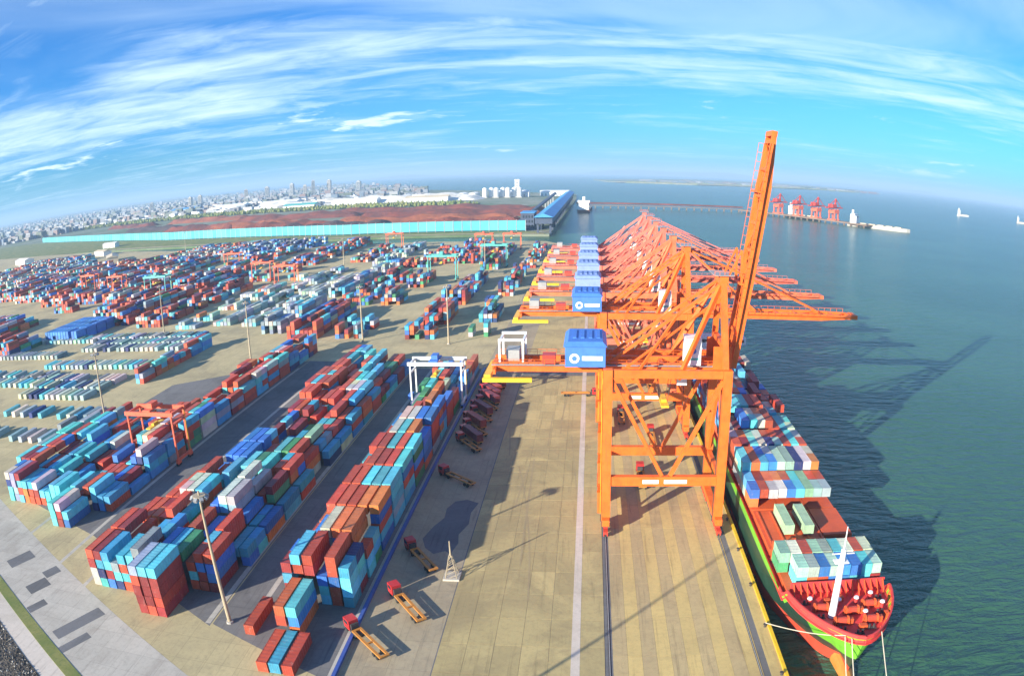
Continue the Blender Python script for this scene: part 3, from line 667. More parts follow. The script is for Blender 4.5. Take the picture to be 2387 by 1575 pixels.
    for s in (-1, 1):
        b = MB().bar(T(0.2, s * 3.6, 0), T(48, s * 3.6, 0), 1.25, 2.3, up=upv).bar(T(48, s * 3.6, 0), T(LB, s * 3.0, .2), 1.2, 2.2, up=upv, taper=.55)
        o = b.build('boom_girder', O, root); boom = boom or o
        r2 = MB()
        for i in range(24): r2.bar(T(1.5 + i * 2.5, s * 4.9, .6), T(1.5 + i * 2.5, s * 4.9, 2.0), .1, .1)
        r2.bar(T(1.5, s * 4.9, 2.0), T(59, s * 4.9, 2.0), .1, .1, up=upv); r2.bar(T(1, s * 4.7, .55), T(59, s * 4.7, .55), 1.0, .12, up=upv)
        tag(r2.build('boom_walkway', 'crane_orange', root), kind='stuff')
    for i in range(9): MB().bar(T(2.5 + i * 7.1, -3.0, .3), T(2.5 + i * 7.1, 3.0, .3), .8, 1.3, up=upv).build('boom_tie', O, root)
    for i in range(8): MB().bar(T(3.0 + i * 7.1, -3.0 if i % 2 else 3.0, .5), T(9.2 + i * 7.1, 3.0 if i % 2 else -3.0, .5), .4, .4, up=upv).build('boom_diagonal', O, root)
    MB().bar(T(LB, -3.4, .2), T(LB, 3.4, .2), 1.4, 1.5, up=upv).build('boom_tip', O, root)
    for q, sd in ((22, 1), (46, 1)):
        MB().bar(T(q, -3.8, 1.3), T(q, 3.8, 1.3), .5, 1.8, up=upv).build('stay_bracket', O, root)
        if not raised:
            for s in (-1, 1): MB().bar((29.8, s * 3.2, 68.6), T(q, s * 3.4, 2.0), .45, .45).build('forestay', O, root)
    if raised:
        for s in (-1, 1):
            MB().bar((29.8, s * 3.2, 68.6), (33.5, s * 3.3, 76.5), .45).build('forestay', O, root); MB().bar((33.5, s * 3.3, 76.5), T(22, s * 3.4, 1.8), .45).build('forestay', O, root)
    for o in root.children:
        if o.name.split('.')[0] in ('leg', 'bogie', 'sill_beam', 'portal_beam', 'side_tie', 'brace', 'upper_beam', 'cable_reel', 'stair', 'ladder'): continue
        for q in [o] + list(o.children_recursive):
            for vx in q.data.vertices: vx.co.z -= 2.6
    return root
CR_Y = [182.5, 254, 296, 337, 378, 420, 462]
c_up = sts_crane(True); c_up.location = (XL, CR_Y[0], .1)
def recolour(o, c):
    for q in [o] + list(o.children_recursive): q.color = rgb(c)
recolour(c_up, (.80, .150, .016))
tag(c_up, 'nearest orange quay crane with its boom raised high above the container ship', 'crane', 'quay cranes in a row')
c_dn = sts_crane(False); crane_copies = [c_dn] + [copy_tree(c_dn) for _ in CR_Y[2:]]
for i, y in enumerate(CR_Y[1:]):
    o = crane_copies[i]; o.location = (XL, y, .1)
    if i >= 1:
        for q in list(o.children):
            if q.name.startswith('machinery_house'):
                for w in [q] + list(q.children):
                    if w.name.startswith(('emblem', 'lettering')):
                        for e in list(w.children): bpy.data.objects.remove(e)
                        bpy.data.objects.remove(w)
                    elif not w.name.startswith('window'):
                        w.material_slots[0].link = 'OBJECT'; w.material_slots[0].material = MATS['house_pale']
                        for e in w.children: e.material_slots[0].link = 'OBJECT'; e.material_slots[0].material = MATS['house_pale']
    recolour(o, (.80, .150, .016) if i == 0 else ((.78, .175, .07), (.72, .16, .10), (.76, .19, .12), (.70, .165, .12), (.74, .19, .15))[i - 1])  # haze on the farther cranes is painted in as a pinker tone
    o['label'] = 'orange quay crane with lowered boom, %s in the row behind the raised boom' % ORD[i + 1]; o['group'] = 'quay cranes in a row'

# ------------------------------------------------------------------ container ship
def make_ship():
    root = thing('container_ship', 'red decked container ship moored at the quay beneath the orange cranes', 'ship', (0, 0, 0))
    xc, hb = 53.9, 12.4; Yb, Ys = 106.5, 318.0
    def fy(y): return Yb + (y - 101.0) * .80
    # half breadth against distance from the stem, at the deck and at the waterline
    def half(t, wl):
        a = 22.0 if not wl else 38.0
        s = max(0.0, min(1.0, (t - (0 if not wl else 7.5)) / a)); k = math.sin(s * math.pi / 2) ** (.62 if not wl else .95)
        if t > 200: k *= 1 - .25 * ((t - 200) / 17.) ** 2
        return hb * k
    ts = [0, .6, 1.5, 3, 5, 7.5, 10, 13, 16, 18.5, 21, 24, 32, 38, 46, 60, 90, 150, 190, 198, 204, 208, 211.5]
    def sheer(t): return 9.6 if t < 18.6 else (9.6 - 2.4 * min(1, (t - 18.6) / 2.4)) 
    m = MB(); gm = MB(); sm = MB(); levels = ((WZ - 3, 1), (0.5, .75), (4.0, .42))
    def ring(t, f): 
        a, b = half(t, False), half(t, True); return a * (1 - f) + b * f
    rowsz = lambda t: [(WZ - 3, ring(t, 1.0)), (-1.2, ring(t, .93)), (2.5, ring(t, .55)), (sheer(t) - 2.0, ring(t, .16)), (sheer(t), ring(t, 0))]
    for sgn in (-1, 1):
        for li, tgt, t0_, t1_ in ((0, m, -1, 999), (1, gm, -1, 999), (2, sm, -1, 13), (2, gm, 13, 999), (3, sm, -1, 999)):
            b = len(tgt.v)
            for t in ts:
                rz_ = rowsz(t); off = lambda f: (f * 7.0 if t < 8 else 0)
                for q in (li, li + 1):
                    z, hw = rz_[q]; stem = [5.8, 4.6, 2.6, 1.0, 0.0][q] * max(0, 1 - t / 14.); tgt.v.append((xc + sgn * hw, Yb + t + stem, z))
            for i in range(len(ts) - 1):
                if not t0_ <= ts[i] < t1_: continue
                a = b + 2 * i; f = (a, a + 2, a + 3, a + 1); tgt.f.append(f if sgn > 0 else f[::-1])
    b = len(gm.v); gm.v += [(xc - half(217, 0), Ys, WZ - 3), (xc + half(217, 0), Ys, WZ - 3), (xc + half(217, 0), Ys, 7.2), (xc - half(217, 0), Ys, 7.2)]; gm.f.append((b, b + 1, b + 2, b + 3))
    hull = gm.build('hull', 'hull_dark', root); sm.build('sheer_strake', 'hull_green', root); m.build('boot_topping', 'hull_red', root)
    MB().tube((xc, Yb + 11, -3.4), (xc, Yb + 2.0, -4.4), 2.2, 1.3, 14).build('bulbous_bow', 'truck_orange', root)
    # decks
    fp = [(xc - half(t, 0) + .05, Yb + t) for t in ts if t <= 21] + [(xc + half(t, 0) - .05, Yb + t) for t in reversed(ts) if t <= 21]
    fp = [p for i, p in enumerate(fp) if i == 0 or p != fp[i - 1]]
    MB().prism(fp[:-1] if fp[0][1] == fp[-1][1] else fp, 7.9, 8.2).build('forecastle_deck', 'deck_red', root)
    MB().box(xc - hb + .1, Yb + 21, 5.9, xc + hb - .1, Ys - .2, 6.2).build('main_deck', 'deck_red', root)
    # bulwark round the bow with stays
    bw = MB()
    for sgn in (-1, 1):
        b = len(bw.v)
        tt = [t for t in ts if t <= 24]
        for t in tt:
            x = xc + sgn * half(t, 0); bw.v += [(x, Yb + t - .02, sheer(t) - .25), (x, Yb + t - .02, sheer(t) + .55), (x - sgn * .28, Yb + t + .3, sheer(t) + .55), (x - sgn * .28, Yb + t + .3, sheer(t) - 1.5)]
        for i in range(len(tt) - 1):
            a = b + 4 * i
            for q in range(3): f = (a + q, a + 4 + q, a + 5 + q, a + 1 + q); bw.f.append(f if sgn > 0 else f[::-1])
    blw = bw.build('bulwark', 'deck_red', root)
    for sgn in (-1, 1):
        for t in (3, 5, 7.5, 10, 13, 16, 18): x = xc + sgn * (half(t, 0) - .7); MB().bar((x, Yb + t + .4, 8.2), (x + sgn * .4, Yb + t + .4, 9.9), .18, .5).build('bulwark_stay', 'hatch_red', blw)
    # breakwater plates behind the forecastle: ribbed wall
    bwk = MB().box(xc - 11.0, Yb + 19.9, 8.2, xc + 11.0, Yb + 20.2, 11.0).build('breakwater', 'deck_red', root)
    for i in range(15): MB().bar((xc - 10.4 + i * 1.49, Yb + 17.7, 8.25), (xc - 10.4 + i * 1.49, Yb + 19.9, 10.8), .16, .5).build('breakwater_rib', 'hatch_red', bwk)
    # foremast
    mx, my = 49.8, 117.0
    ms = MB().tube((mx, my, 8.2), (mx + .5, my + 1.5, 23.5), .85, .55, 12).build('foremast', 'white_paint', root)
    MB().box(mx - 1.2, my + .6, 20.6, mx + 1.8, my + 2.4, 20.8).build('mast_platform', 'white_paint', ms); MB().tube((mx + .5, my + 1.5, 23.5), (mx + .5, my + 1.6, 28.5), .16, .1, 6).build('mast_pole', 'white_paint', ms)
    MB().bar((mx - 1.9, my + 1.5, 22.5), (mx + 2.9, my + 1.5, 22.5), .2).build('mast_yard', 'white_paint', ms)
    # winches, bitts, vents and boxes on the forecastle
    for (x, y) in ((51.0, 110.5), (57.6, 110.5), (48.0, 117.2), (59.0, 117.5), (54.4, 115.0)):
        y = fy(y)
        w = MB().tube((x - 1.3, y, 9.1), (x + 1.3, y, 9.1), .75, n=12).tube((x - 1.5, y, 9.1), (x - 1.3, y, 9.1), 1.05, n=12).tube((x + 1.3, y, 9.1), (x + 1.5, y, 9.1), 1.05, n=12).box(x - 1.7, y - .5, 8.2, x - 1.5, y + .5, 9.2).box(x + 1.5, y - .5, 8.2, x + 2.5, y + .5, 9.6)
        wo_ = w.build('winch', 'hatch_red', root); MB().tube((x - .9, y, 9.1), (x + .9, y, 9.1), .82, n=12).build('wound_rope', 'hull_red', wo_)
    for (x, y) in ((50.5, 106.8), (58.0, 107.0), (46.6, 113.0), (62.2, 113.4), (44.6, 119.8), (64.0, 120.2), (54.4, 105.0)):
        y = fy(y) + .6; x = xc + (x - 54.3) * .86
        MB().tube((x - .5, y, 8.2), (x - .5, y, 9.2), .27, n=8).tube((x + .5, y, 8.2), (x + .5, y, 9.2), .27, n=8).box(x - 1.0, y - .35, 8.2, x + 1.0, y + .35, 8.4).build('bitts', 'dark_steel', root)
    for (x, y, h) in ((52.3, 118.9, 1.6), (56.5, 119.4, 1.5), (46.2, 120.6, 1.4), (61.6, 116.0, 1.8), (57.0, 113.2, 1.3), (60.2, 121.0, 1.7)):
        y = fy(y)
        v_ = MB().tube((x, y, 8.2), (x, y, 8.2 + h), .4, n=8).build('vent', 'deck_red', root); MB().tube((x, y, 8.2 + h), (x, y, 8.5 + h), .62, .5, 10).build('vent_cap', 'white_paint', v_)
    for (x, y, a, b2) in ((55.2, 108.0, 1.6, 1.1), (53.0, 121.5, 2.2, 1.2), (50.2, 120.6, 1.3, 1.0), (61.9, 112.6, .9, 1.4)):
        y = fy(y); MB().box(x - a / 2, y - b2 / 2, 8.2, x + a / 2, y + b2 / 2, 9.2).build('deck_locker', 'hatch_red', root)
    # hatch coamings and covers; the hatch behind the fore bays stands open
    for (y0, y1, cl) in ((127.6, 142.0, 1), (146.0, 166.5, 0), (167.6, 181.6, 1), (182.6, 192.8, 1), (193.6, 206.6, 1), (207.6, 220.6, 1), (222.4, 292.0, 1)):
        co = MB().box(42.9, y0, 6.2, 65.7, y0 + .5, 7.7).box(42.9, y1 - .5, 6.2, 65.7, y1, 7.7).box(42.9, y0 + .5, 6.2, 43.4, y1 - .5, 7.7).box(65.2, y0 + .5, 6.2, 65.7, y1 - .5, 7.7).build('hatch_coaming', 'hatch_red', root)
        if cl:
            for i in range(3): MB().box(42.7 + i * 7.75, y0 - .1, 7.72, 42.7 + i * 7.75 + 7.6, y1 + .1, 8.2).build('hatch_cover', 'hatch_red', co)
        else:
            MB().box(42.7, y0 - .1, 7.72, 58.0, y1 + .1, 8.3).build('hatch_cover', 'hatch_red', co)
            MB().box(58.2, y0 + 6, 7.72, 65.9, y1 + .1, 8.5).build('hatch_cover', 'hatch_red', co)
            MB().box(58.2, y0 + .6, 6.22, 65.1, y0 + 5.8, 6.4).build('hold_floor', 'dark_steel', co)
            for i in range(5): MB().box(43.6 + i * 3.4, y0 + 1.0, 8.31, 44.0 + i * 3.4, y1 - 1, 8.6).build('cover_rib', 'hatch_red', co)
    # lashing bridges between bays and rail stanchions along the side
    for y in (144.0, 182.1, 193.2, 207.1, 221.5):
        lb = MB().box(42.6, y - .35, 11.4, 66.0, y + .35, 11.7)
        for i in range(10): lb.box(42.7 + i * 2.55, y - .2, 6.2, 43.0 + i * 2.55, y + .2, 11.4)
        tag(lb.build('lashing_bridge', 'hatch_red', root), kind='stuff')
    for sgn in (-1, 1):
        r = MB(); x = xc + sgn * (hb - .15)
        for i in range(60): r.box(x - .04, Yb + 27 + i * 3.1, 6.2, x + .04, Yb + 27.1 + i * 3.1, 7.3)
        r.box(x - .04, Yb + 27, 7.25, x + .04, Yb + 212, 7.35); r.box(x - .04, Yb + 27, 6.75, x + .04, Yb + 212, 6.82); tag(r.build('side_rail', 'hatch_red', root), kind='stuff')
    # bridge house aft
    br = MB().box(44.5, 296, 6.2, 64.0, 310, 21).build('deckhouse', 'white_paint', root); MB().box(42.0, 297, 21, 66.6, 306, 24).build('wheelhouse', 'white_paint', br)
    MB().box(43.0, 296.95, 22.0, 65.6, 296.99, 23.3).build('bridge_window', 'window_glass', br); MB().box(50, 311, 6.2, 58, 316, 22).build('funnel', 'crane_red', root)
    return root
make_ship()
for lab, pts in (('pale mooring line from the bow of the ship to the quay edge', [(50.2, 108.6, 9.4), (45.5, 114, 5.6), (38.35, 126.6, .8)]),
                 ('mooring rope hanging from the bow, closest to the quay', [(50.0, 108.4, 9.2), (49.2, 103, 4.5), (48.6, 90, -3.9)]),
                 ('mooring rope hanging from the bow, middle of three', [(51.2, 107.6, 9.2), (50.6, 102, 4.4), (50.2, 90, -3.9)]),
                 ('mooring rope hanging from the seaward side of the bow', [(58.2, 109.0, 9.2), (58.0, 103, 4.2), (57.8, 91, -3.9)])):
    m = MB()
    for i in range(8):
        def bz(t): a, b, c = (Vector(p) for p in pts); return a * (1 - t) ** 2 + b * 2 * t * (1 - t) + c * t * t
        m.tube(bz(i / 8), bz((i + 1) / 8), .11, n=5, caps=False)
    tag(m.build('mooring_line', 'rope'), lab, 'rope', 'mooring lines at the bow')

# ------------------------------------------------------------------ rubber tyred gantries
def rtg(mat, beam_mat=None):
    root = thing('yard_gantry_crane', 'x', 'crane'); g, hh, wy = 12.2, 21.0, 5.2; bmn = beam_mat or mat
    for sx in (-1, 1):
        for sy in (-1, 1):
            MB().bar((sx * g, sy * wy, 1.8), (sx * g, sy * wy, hh), .65, .75).build('leg', mat, root)
            tk = MB().box(sx * g - .6, sy * wy - 1.6, .9, sx * g + .6, sy * wy + 1.6, 1.8).build('bogie', bmn, root)
            for q in (-1.0, 1.0): MB().tube((sx * g - .5, sy * wy + q, .8), (sx * g + .5, sy * wy + q, .8), .78, n=12).build('wheel', 'rubber', tk)
        MB().box(sx * g - .5, -wy - 1.4, 1.8, sx * g + .5, wy + 1.4, 2.9).build('sill_beam', mat, root)
        MB().box(sx * g - .4, -wy + .5, hh - 4.2, sx * g + .4, wy - .5, hh - 3.4).build('tie_beam', mat, root)
    for sy in (-1, 1): MB().box(-g - 1.2, sy * wy - .6, hh, g + 1.2, sy * wy + .6, hh + 1.7).build('main_girder', mat, root)
    for sx in (-1, 1): MB().box(sx * g - .4, -wy + .6, hh + .1, sx * g + .4, wy - .6, hh + 1.3).build('end_tie', mat, root)
    t = MB().box(-3.0, -5.6, hh + 1.75, 1.2, 5.6, hh + 2.4).box(-2.4, -2.6, hh + 2.4, .6, 2.6, hh + 4.4).build('trolley', bmn, root)
    MB().box(1.4, -1.2, hh - 2.2, 3.4, 1.2, hh).build('operator_cab', 'white_paint', t)
    MB().box(-2.2, -6.0, 15.3, .2, 6.0, 15.8).box(-1.6, -2.0, 15.8, -.4, 2.0, 16.6).build('spreader', 'yellow_paint', root)
    for sx in (-2.0, 0.0):
        for sy in (-1.8, 1.8): MB().tube((sx, sy, hh + 1.7), (sx * .8 - .2, sy, 16.5), .06, n=4, caps=False).build('hoist_rope', 'dark_steel', root)
    MB().box(-g - 2.6, -2.6, 2.9, -g - .6, 2.6, 5.2).build('power_house', bmn, root)
    ld = MB()
    for k in range(26): ld.box(g + .5, wy - .3, 2.9 + k * .7, g + .6, wy + .3, 3.0 + k * .7)
    ld.box(g + .5, wy - .36, 2.9, g + .6, wy - .3, 21).box(g + .5, wy + .3, 2.9, g + .6, wy + .36, 21); tag(ld.build('ladder', 'yellow_paint', root), kind='stuff')
    return root
protos = {}
for mat, x, y, lab in (('rtg_orange', -154.5, 209.0, 'orange red yard gantry over the western container block'), ('rtg_white', -61.6, 278.0, 'white yard gantry straddling the quayside container block'),
                       ('rtg_orange', -315.0, 640, 'orange yard gantry over the dark stacks left of the pale lot'), ('rtg_orange', -275, 608, 'orange yard gantry standing alone at the edge of the pale lot'),
                       ('rtg_orange', -480, 610, 'orange yard gantry above the crowded stacks far to the left'), ('rtg_orange', -545, 640, 'leftmost orange yard gantry among the crowded stacks'),
                       ('rtg_orange', -405, 745, 'orange yard gantry at the back of the crowded stacks'), ('rtg_teal', -390, 560, 'teal yard gantry amid the crowded stacks'),
                       ('rtg_orange', -250, 900, 'orange yard gantry at the far edge of the yard near the channel'), ('rtg_teal', -128, 615, 'teal yard gantry over the middle far stacks'),
                       ('rtg_orange', -128, 862, 'orange yard gantry near the channel, farther from the quay of two'), ('rtg_orange', -94, 862, 'orange yard gantry near the channel, closer to the quay of two'),
                       ('rtg_teal', -94, 700, 'teal yard gantry over green stacks close to the quay cranes')):
    if mat in protos: o = copy_tree(protos[mat])
    else: o = protos[mat] = rtg(mat, 'crane_blue' if mat == 'rtg_white' else None)
    o.location = (x, y, .03); tag(o, lab, 'crane', 'yard gantry cranes')
    if y == 209.0: o.scale = (.84, .84, .86)
    if mat == 'rtg_white': o.scale = (.86, .86, .82)

# ------------------------------------------------------------------ light masts
def mast(hh, head=True):
    root = thing('light_mast', 'x', 'light mast')
    MB().tube((0, 0, 0), (0, 0, .5), .9, .9, 10).build('footing', 'concrete_far', root); MB().tube((0, 0, .5), (0, 0, hh), .52, .24, 10).build('pole', 'mast_steel', root)
    if not head: return root
    hd = MB().tube((0, 0, hh - 1.3), (0, 0, hh - .9), 1.5, 1.5, 12).build('lamp_ring', 'mast_steel', root)
    for i in range(8):
        t = i * math.pi / 4; c, s = math.cos(t), math.sin(t); MB().bar((1.4 * c, 1.4 * s, hh - 1.2), (2.1 * c, 2.1 * s, hh - 1.6), .8, .6).build('floodlight', 'grey_steel', hd)
    return root
m33 = mast(33)
for i, (x, y, lab) in enumerate(((-80.7, 119.5, 'tall light mast in front of the near container blocks'), (-294, 424, 'light mast at the corner of the pale lot'), (-129, 386, 'light mast by the cross road before the dark stacks'),
                                 (-77.5, 381, 'light mast by the cross road closest to the quay cranes'), (-640, 1010, 'light mast near the channel bank far left'), (-96, 650, 'light mast among the far stacks near the quay cranes'),
                                 (-207, 240, 'light mast standing by the outermost near block'), (-182, 345, 'light mast behind the western container block'), (-250, 700, 'light mast in the pale lot beyond the cross road'))):
    o = m33 if i == 0 else copy_tree(m33); o.location = (x, y, 0); tag(o, lab, 'light mast', 'yard light masts')
def lattice(x, y, hh, lab):
    root = thing('lattice_mast', lab, 'mast', (x, y, 0)); h1 = hh * .62
    for sx in (-1, 1):
        for sy in (-1, 1): MB().bar((sx * 1.5, sy * 1.5, 0), (sx * .3, sy * .3, h1), .16).build('leg', 'mast_steel', root)
    b = MB()
    for k in range(5):
        z0, z1 = h1 * k / 5, h1 * (k + 1) / 5; w0, w1 = 1.5 - 1.2 * k / 5, 1.5 - 1.2 * (k + 1) / 5
        for sx in (-1, 1): b.bar((sx * w0, -w0, z0), (sx * w1, w1, z1), .1); b.bar((-w0, sx * w0, z0), (w1, sx * w1, z1), .1)
    tag(b.build('lattice', 'mast_steel', root), kind='stuff'); MB().tube((0, 0, h1 - .3), (0, 0, hh), .22, .14, 8).build('pole', 'mast_steel', root); MB().box(-2.0, -2.0, 0.01, 2.0, 2.0, .5).build('footing', 'road_pale', root)
lattice(-32.6, 146.5, 10.0, 'short pale lattice mast beside the quay road, casting a long thin shadow')
o = mast(54, False); o.location = (-76.5, 35.9, 0); tag(o, 'tall mast outside the picture whose thin shadow crosses the striped crane deck', 'light mast', 'yard light masts')

# ------------------------------------------------------------------ trucks on the quay road
def truck(cabm, trm):
    root = thing('terminal_truck', 'x', 'truck')
    MB().box(-1.2, 4.6, .9, 1.2, 7.2, 3.3).build('cab', cabm, root); MB().box(-1.1, 7.21, 2.0, 1.1, 7.25, 3.1).build('windscreen', 'window_glass', root); MB().box(-1.15, 1.8, .75, 1.15, 4.6, 1.25).build('tractor_frame', 'dark_steel', root)
    for q in (-1.24, 1.21): MB().box(q, 5.2, 2.1, q + .03, 6.8, 3.0).build('side_window', 'window_glass', root)
    MB().box(-.9, 4.0, 1.26, .9, 4.55, 2.6).build('exhaust_stack', 'dark_steel', root)
    for q in (-.9, .5): MB().box(q, 7.21, 1.1, q + .4, 7.26, 1.4).build('headlight', 'white_paint', root)
    MB().box(-1.2, -8.5, 1.25, -.6, 3.6, 1.6).box(.6, -8.5, 1.25, 1.2, 3.6, 1.6).box(-.6, -8.5, 1.25, .6, -8.0, 1.6).box(-.6, -2.6, 1.25, .6, -2.2, 1.6).box(-.6, 3.0, 1.25, .6, 3.6, 1.6).build('trailer_frame', trm, root)
    for y in (6.3, 2.6, -5.4, -6.8):
        for s in (-1, 1): MB().tube((s * .75, y, .52), (s * 1.2, y, .52), .52, n=12).build('wheel', 'rubber', root)
    return root
def place_truck(proto, x, y, ax, ay, lab, first=[]):
    o = copy_tree(proto); o.location = (x, y, .05); o.rotation_euler = (0, 0, math.atan2(-ax, ay)); tag(o, lab, 'truck', 'terminal trucks on the quay road'); return o
tA = truck('truck_red', 'truck_orange'); tA.location = (-41, 132.5, .05); tA.rotation_euler = (0, 0, math.atan2(11.4, 14.6)); tag(tA, 'red cab truck with empty orange trailer on the sunlit edge of the road', 'truck', 'terminal trucks on the quay road')
place_truck(tA, -42.2, 154.0, -11, 15, 'red cab truck with dark orange trailer in the shade by the lattice mast')
place_truck(tA, -46.8, 118.0, -8, 8, 'red cab truck closest to the barrier end at the picture bottom')
place_truck(tA, -41.4, 203, -10.5, 9, 'truck parked alone in the deep shade of the quayside block')
def load(t, colr, lab):
    c = link('shipping_container', C40, None, None, None, colr); rz_ = t.rotation_euler.z; off = Vector((0, -2.4, 1.62)); off.rotate(t.rotation_euler)
    c.location = t.location + off; c.rotation_euler = (0, 0, rz_); tag(c, lab, 'container', 'containers riding on trailers')
    for dm in (D40, D40m): link('door', dm, c, color=colr)
for j in range(11):
    t = place_truck(tA, -41.5 - (j % 2) * 1.2 + random.uniform(-1, 1), 232 + j * 7.2 + random.uniform(-.6, .6), -9 + random.uniform(-.8, .8), 13, 'red cab truck in the shaded queue, %s from the front' % ORD[j])
    if j % 2 or j > 7: load(t, (.20, .03, .04) if j % 3 else (.40, .06, .04), 'dark red container riding a trailer in the shaded truck queue, truck %s' % ORD[j])
o = place_truck(tA, -3.6, 290, 1, .05, 'red truck turning on the apron beneath the second crane')
for j, (x, y) in enumerate(((16, 205), (22, 240), (12, 262), (26, 300))):
    place_truck(tA, x, y, 0, 1, 'truck waiting under the quay cranes, %s from the ship bow' % ORD[j])

# ------------------------------------------------------------------ beyond the channel: wind fence, ore piles, conveyor gallery
FP = [(-102, 1130), (-406, 1141), (-867, 1312), (-1845, 1904)]
fence = thing('wind_fence', 'long cyan wind fence standing beyond the channel in front of the ore piles', 'fence', (0, 0, 0))
pm = MB().box(-7.0, -.25, 1.5, 7.0, .25, 17.0); 
for k in range(7): pm.box(-7.0, -.36, 1.5 + k * 2.4, 7.0, -.26, 1.75 + k * 2.4)
pmesh = pm.mesh('panel', 'fence_cyan'); qm = MB().bar((0, 0, -1), (0, 0, 18.2), .9, 1.3).mesh('post', 'grey_steel')
for a, b in zip(FP[:-1], FP[1:]):
    a, b = Vector(a), Vector(b); n = int((b - a).length / 14.3); rz_ = math.atan2(b.y - a.y, b.x - a.x) + math.pi
    for i in range(n):
        p = a.lerp(b, (i + .5) / n); link('panel', pmesh, fence, (p.x, p.y, -.6), rz_); q = a.lerp(b, i / n); link('post', qm, fence, (q.x, q.y, -.6), rz_ )
def pile(cx_, cy_, lx, ly, hgt, rz_, mat, label, cat='ore pile', grp='ore piles behind the fence', seed=0):
    r = np.random.default_rng(seed); nx, ny = 36, 12; m = MB()
    ph = r.uniform(0, 6, 6)
    for i in range(nx + 1):
        for j in range(ny + 1):
            u_, v_ = i / nx * 2 - 1, j / ny * 2 - 1
            e = min(1, (1 - abs(u_)) * lx / ly * 1.2); k = max(0, min(e, 1 - abs(v_)))
            wob = 1 + .16 * math.sin(u_ * 7 + ph[0]) + .12 * math.sin(u_ * 17 + ph[1]) + .1 * math.sin(v_ * 9 + u_ * 5 + ph[2])
            z = hgt * min(.86, k * 1.25) * wob + (r.uniform(-.5, .5) if k > 0 else 0)
            m.v.append((u_ * lx / 2 + math.sin(v_ * 5 + ph[3]) * 2, v_ * ly / 2 + math.sin(u_ * 11 + ph[4]) * 3, z))
    for i in range(nx):
        for j in range(ny): a = i * (ny + 1) + j; m.f.append((a, a + ny + 1, a + ny + 2, a + 1))
    o = m.build('ore_pile', mat); o.location = (cx_, cy_, -.8); o.rotation_euler = (0, 0, rz_); tag(o, label, cat, grp)
pile(-230, 1290, 230, 60, 13, -.03, 'ore_red', 'red brown ore pile at the gallery end of the fence', seed=1)
pile(-480, 1300, 240, 62, 14, -.1, 'coal', 'black coal pile in the middle behind the fence', seed=2)
pile(-330, 1390, 380, 66, 15, -.04, 'ore_orange', 'rust coloured ore pile behind the coal pile', seed=3)
pile(-620, 1400, 240, 66, 15, -.2, 'ore_red', 'dark red ore pile left of the coal pile', seed=4)
pile(-760, 1520, 300, 70, 15, -.3, 'ore_orange', 'bright rust ore pile behind the bend of the fence', seed=5)
pile(-950, 1590, 320, 70, 14, -.42, 'ore_red', 'long maroon ore pile left of the fence bend', seed=6)
pile(-1250, 1800, 330, 66, 12, -.5, 'coal', 'long dark pile farthest to the left behind the fence', seed=7)
pile(-300, 1560, 440, 80, 16, -.02, 'ore_red', 'broad red ore pile in the second row', seed=8)
pile(-760, 1760, 420, 80, 15, -.25, 'ore_red', 'broad maroon ore pile in the second row to the left', seed=9)
pile(-420, 1800, 560, 90, 15, -.05, 'ore_red', 'farthest wide red ore pile before the white stores', seed=10)
pile(-1180, 2020, 420, 80, 13, -.4, 'ore_orange', 'rust pile far left of the white stores', seed=11)
pile(-1600, 2160, 360, 70, 12, -.5, 'ore_red', 'red pile at the far left end of the fence', seed=12)
pile(-640, 2560, 520, 190, 24, -.05, 'salt', 'large white heap beyond the red ore field', 'heap', None, 13)
pile(-1100, 2700, 460, 170, 20, -.1, 'salt', 'smaller white heap left of the large white heap', 'heap', None, 14)

gal = thing('conveyor_gallery', 'long blue roofed conveyor gallery running out to the water past the fence', 'conveyor', (0, 0, 0))
m = MB(); 
for k in range(24):
    y0 = 1085 + k * 54; pass
gl = MB().box(-84, 1085, 14, -58, 2400, 24).build('gallery_wall', 'gallery_dark', gal)
gr = MB(); gr.v = [(-86, 1080, 24), (-56, 1080, 24), (-56, 2405, 24), (-86, 2405, 24), (-71, 1080, 30), (-71, 2405, 30)]; gr.f = [(0, 4, 5, 3), (1, 2, 5, 4), (0, 1, 4), (3, 5, 2), (0, 3, 2, 1)]; gr.build('gallery_roof', 'gallery_blue', gal)
pmz = MB().box(-1.5, -2, -1, 1.5, 2, 14).mesh('trestle', 'gallery_dark')
for k in range(22):
    for q in (-80.5, -61.5): link('trestle', pmz, gal, (q, 1095 + k * 60, 0))
sh = thing('transfer_house', 'dark blue conveyor transfer house at the corner of the fence', 'building', (-100, 1170, -.6))
MB().box(-12, -14, 0, 9, 40, 27).build('wall', 'gallery_dark', sh); MB().prism([(-13, -15), (10, -15), (10, 41), (-13, 41)], 27.02, 28).build('roof', 'gallery_blue', sh)
for i in range(4):
    for j in range(3): MB().box(-9 + i * 4.6, -14.06, 4 + j * 7.5, -6.4 + i * 4.6, -14.02, 8 + j * 7.5).build('window', 'window_glass', sh)
st = thing('stacker_conveyor', 'grey inclined conveyor on trestles beside the blue gallery', 'conveyor', (0, 0, 0))
MB().bar((-120, 1230, 8), (-104, 2100, 30), 7, 5).build('belt_gallery', 'gallery_dark', st)
for k in range(10): MB().bar((-120 + 1.6 * k, 1240 + 85 * k, -1), (-120 + 1.6 * k, 1240 + 85 * k, 5.5 + 2.1 * k), 3).build('trestle', 'grey_steel', st)

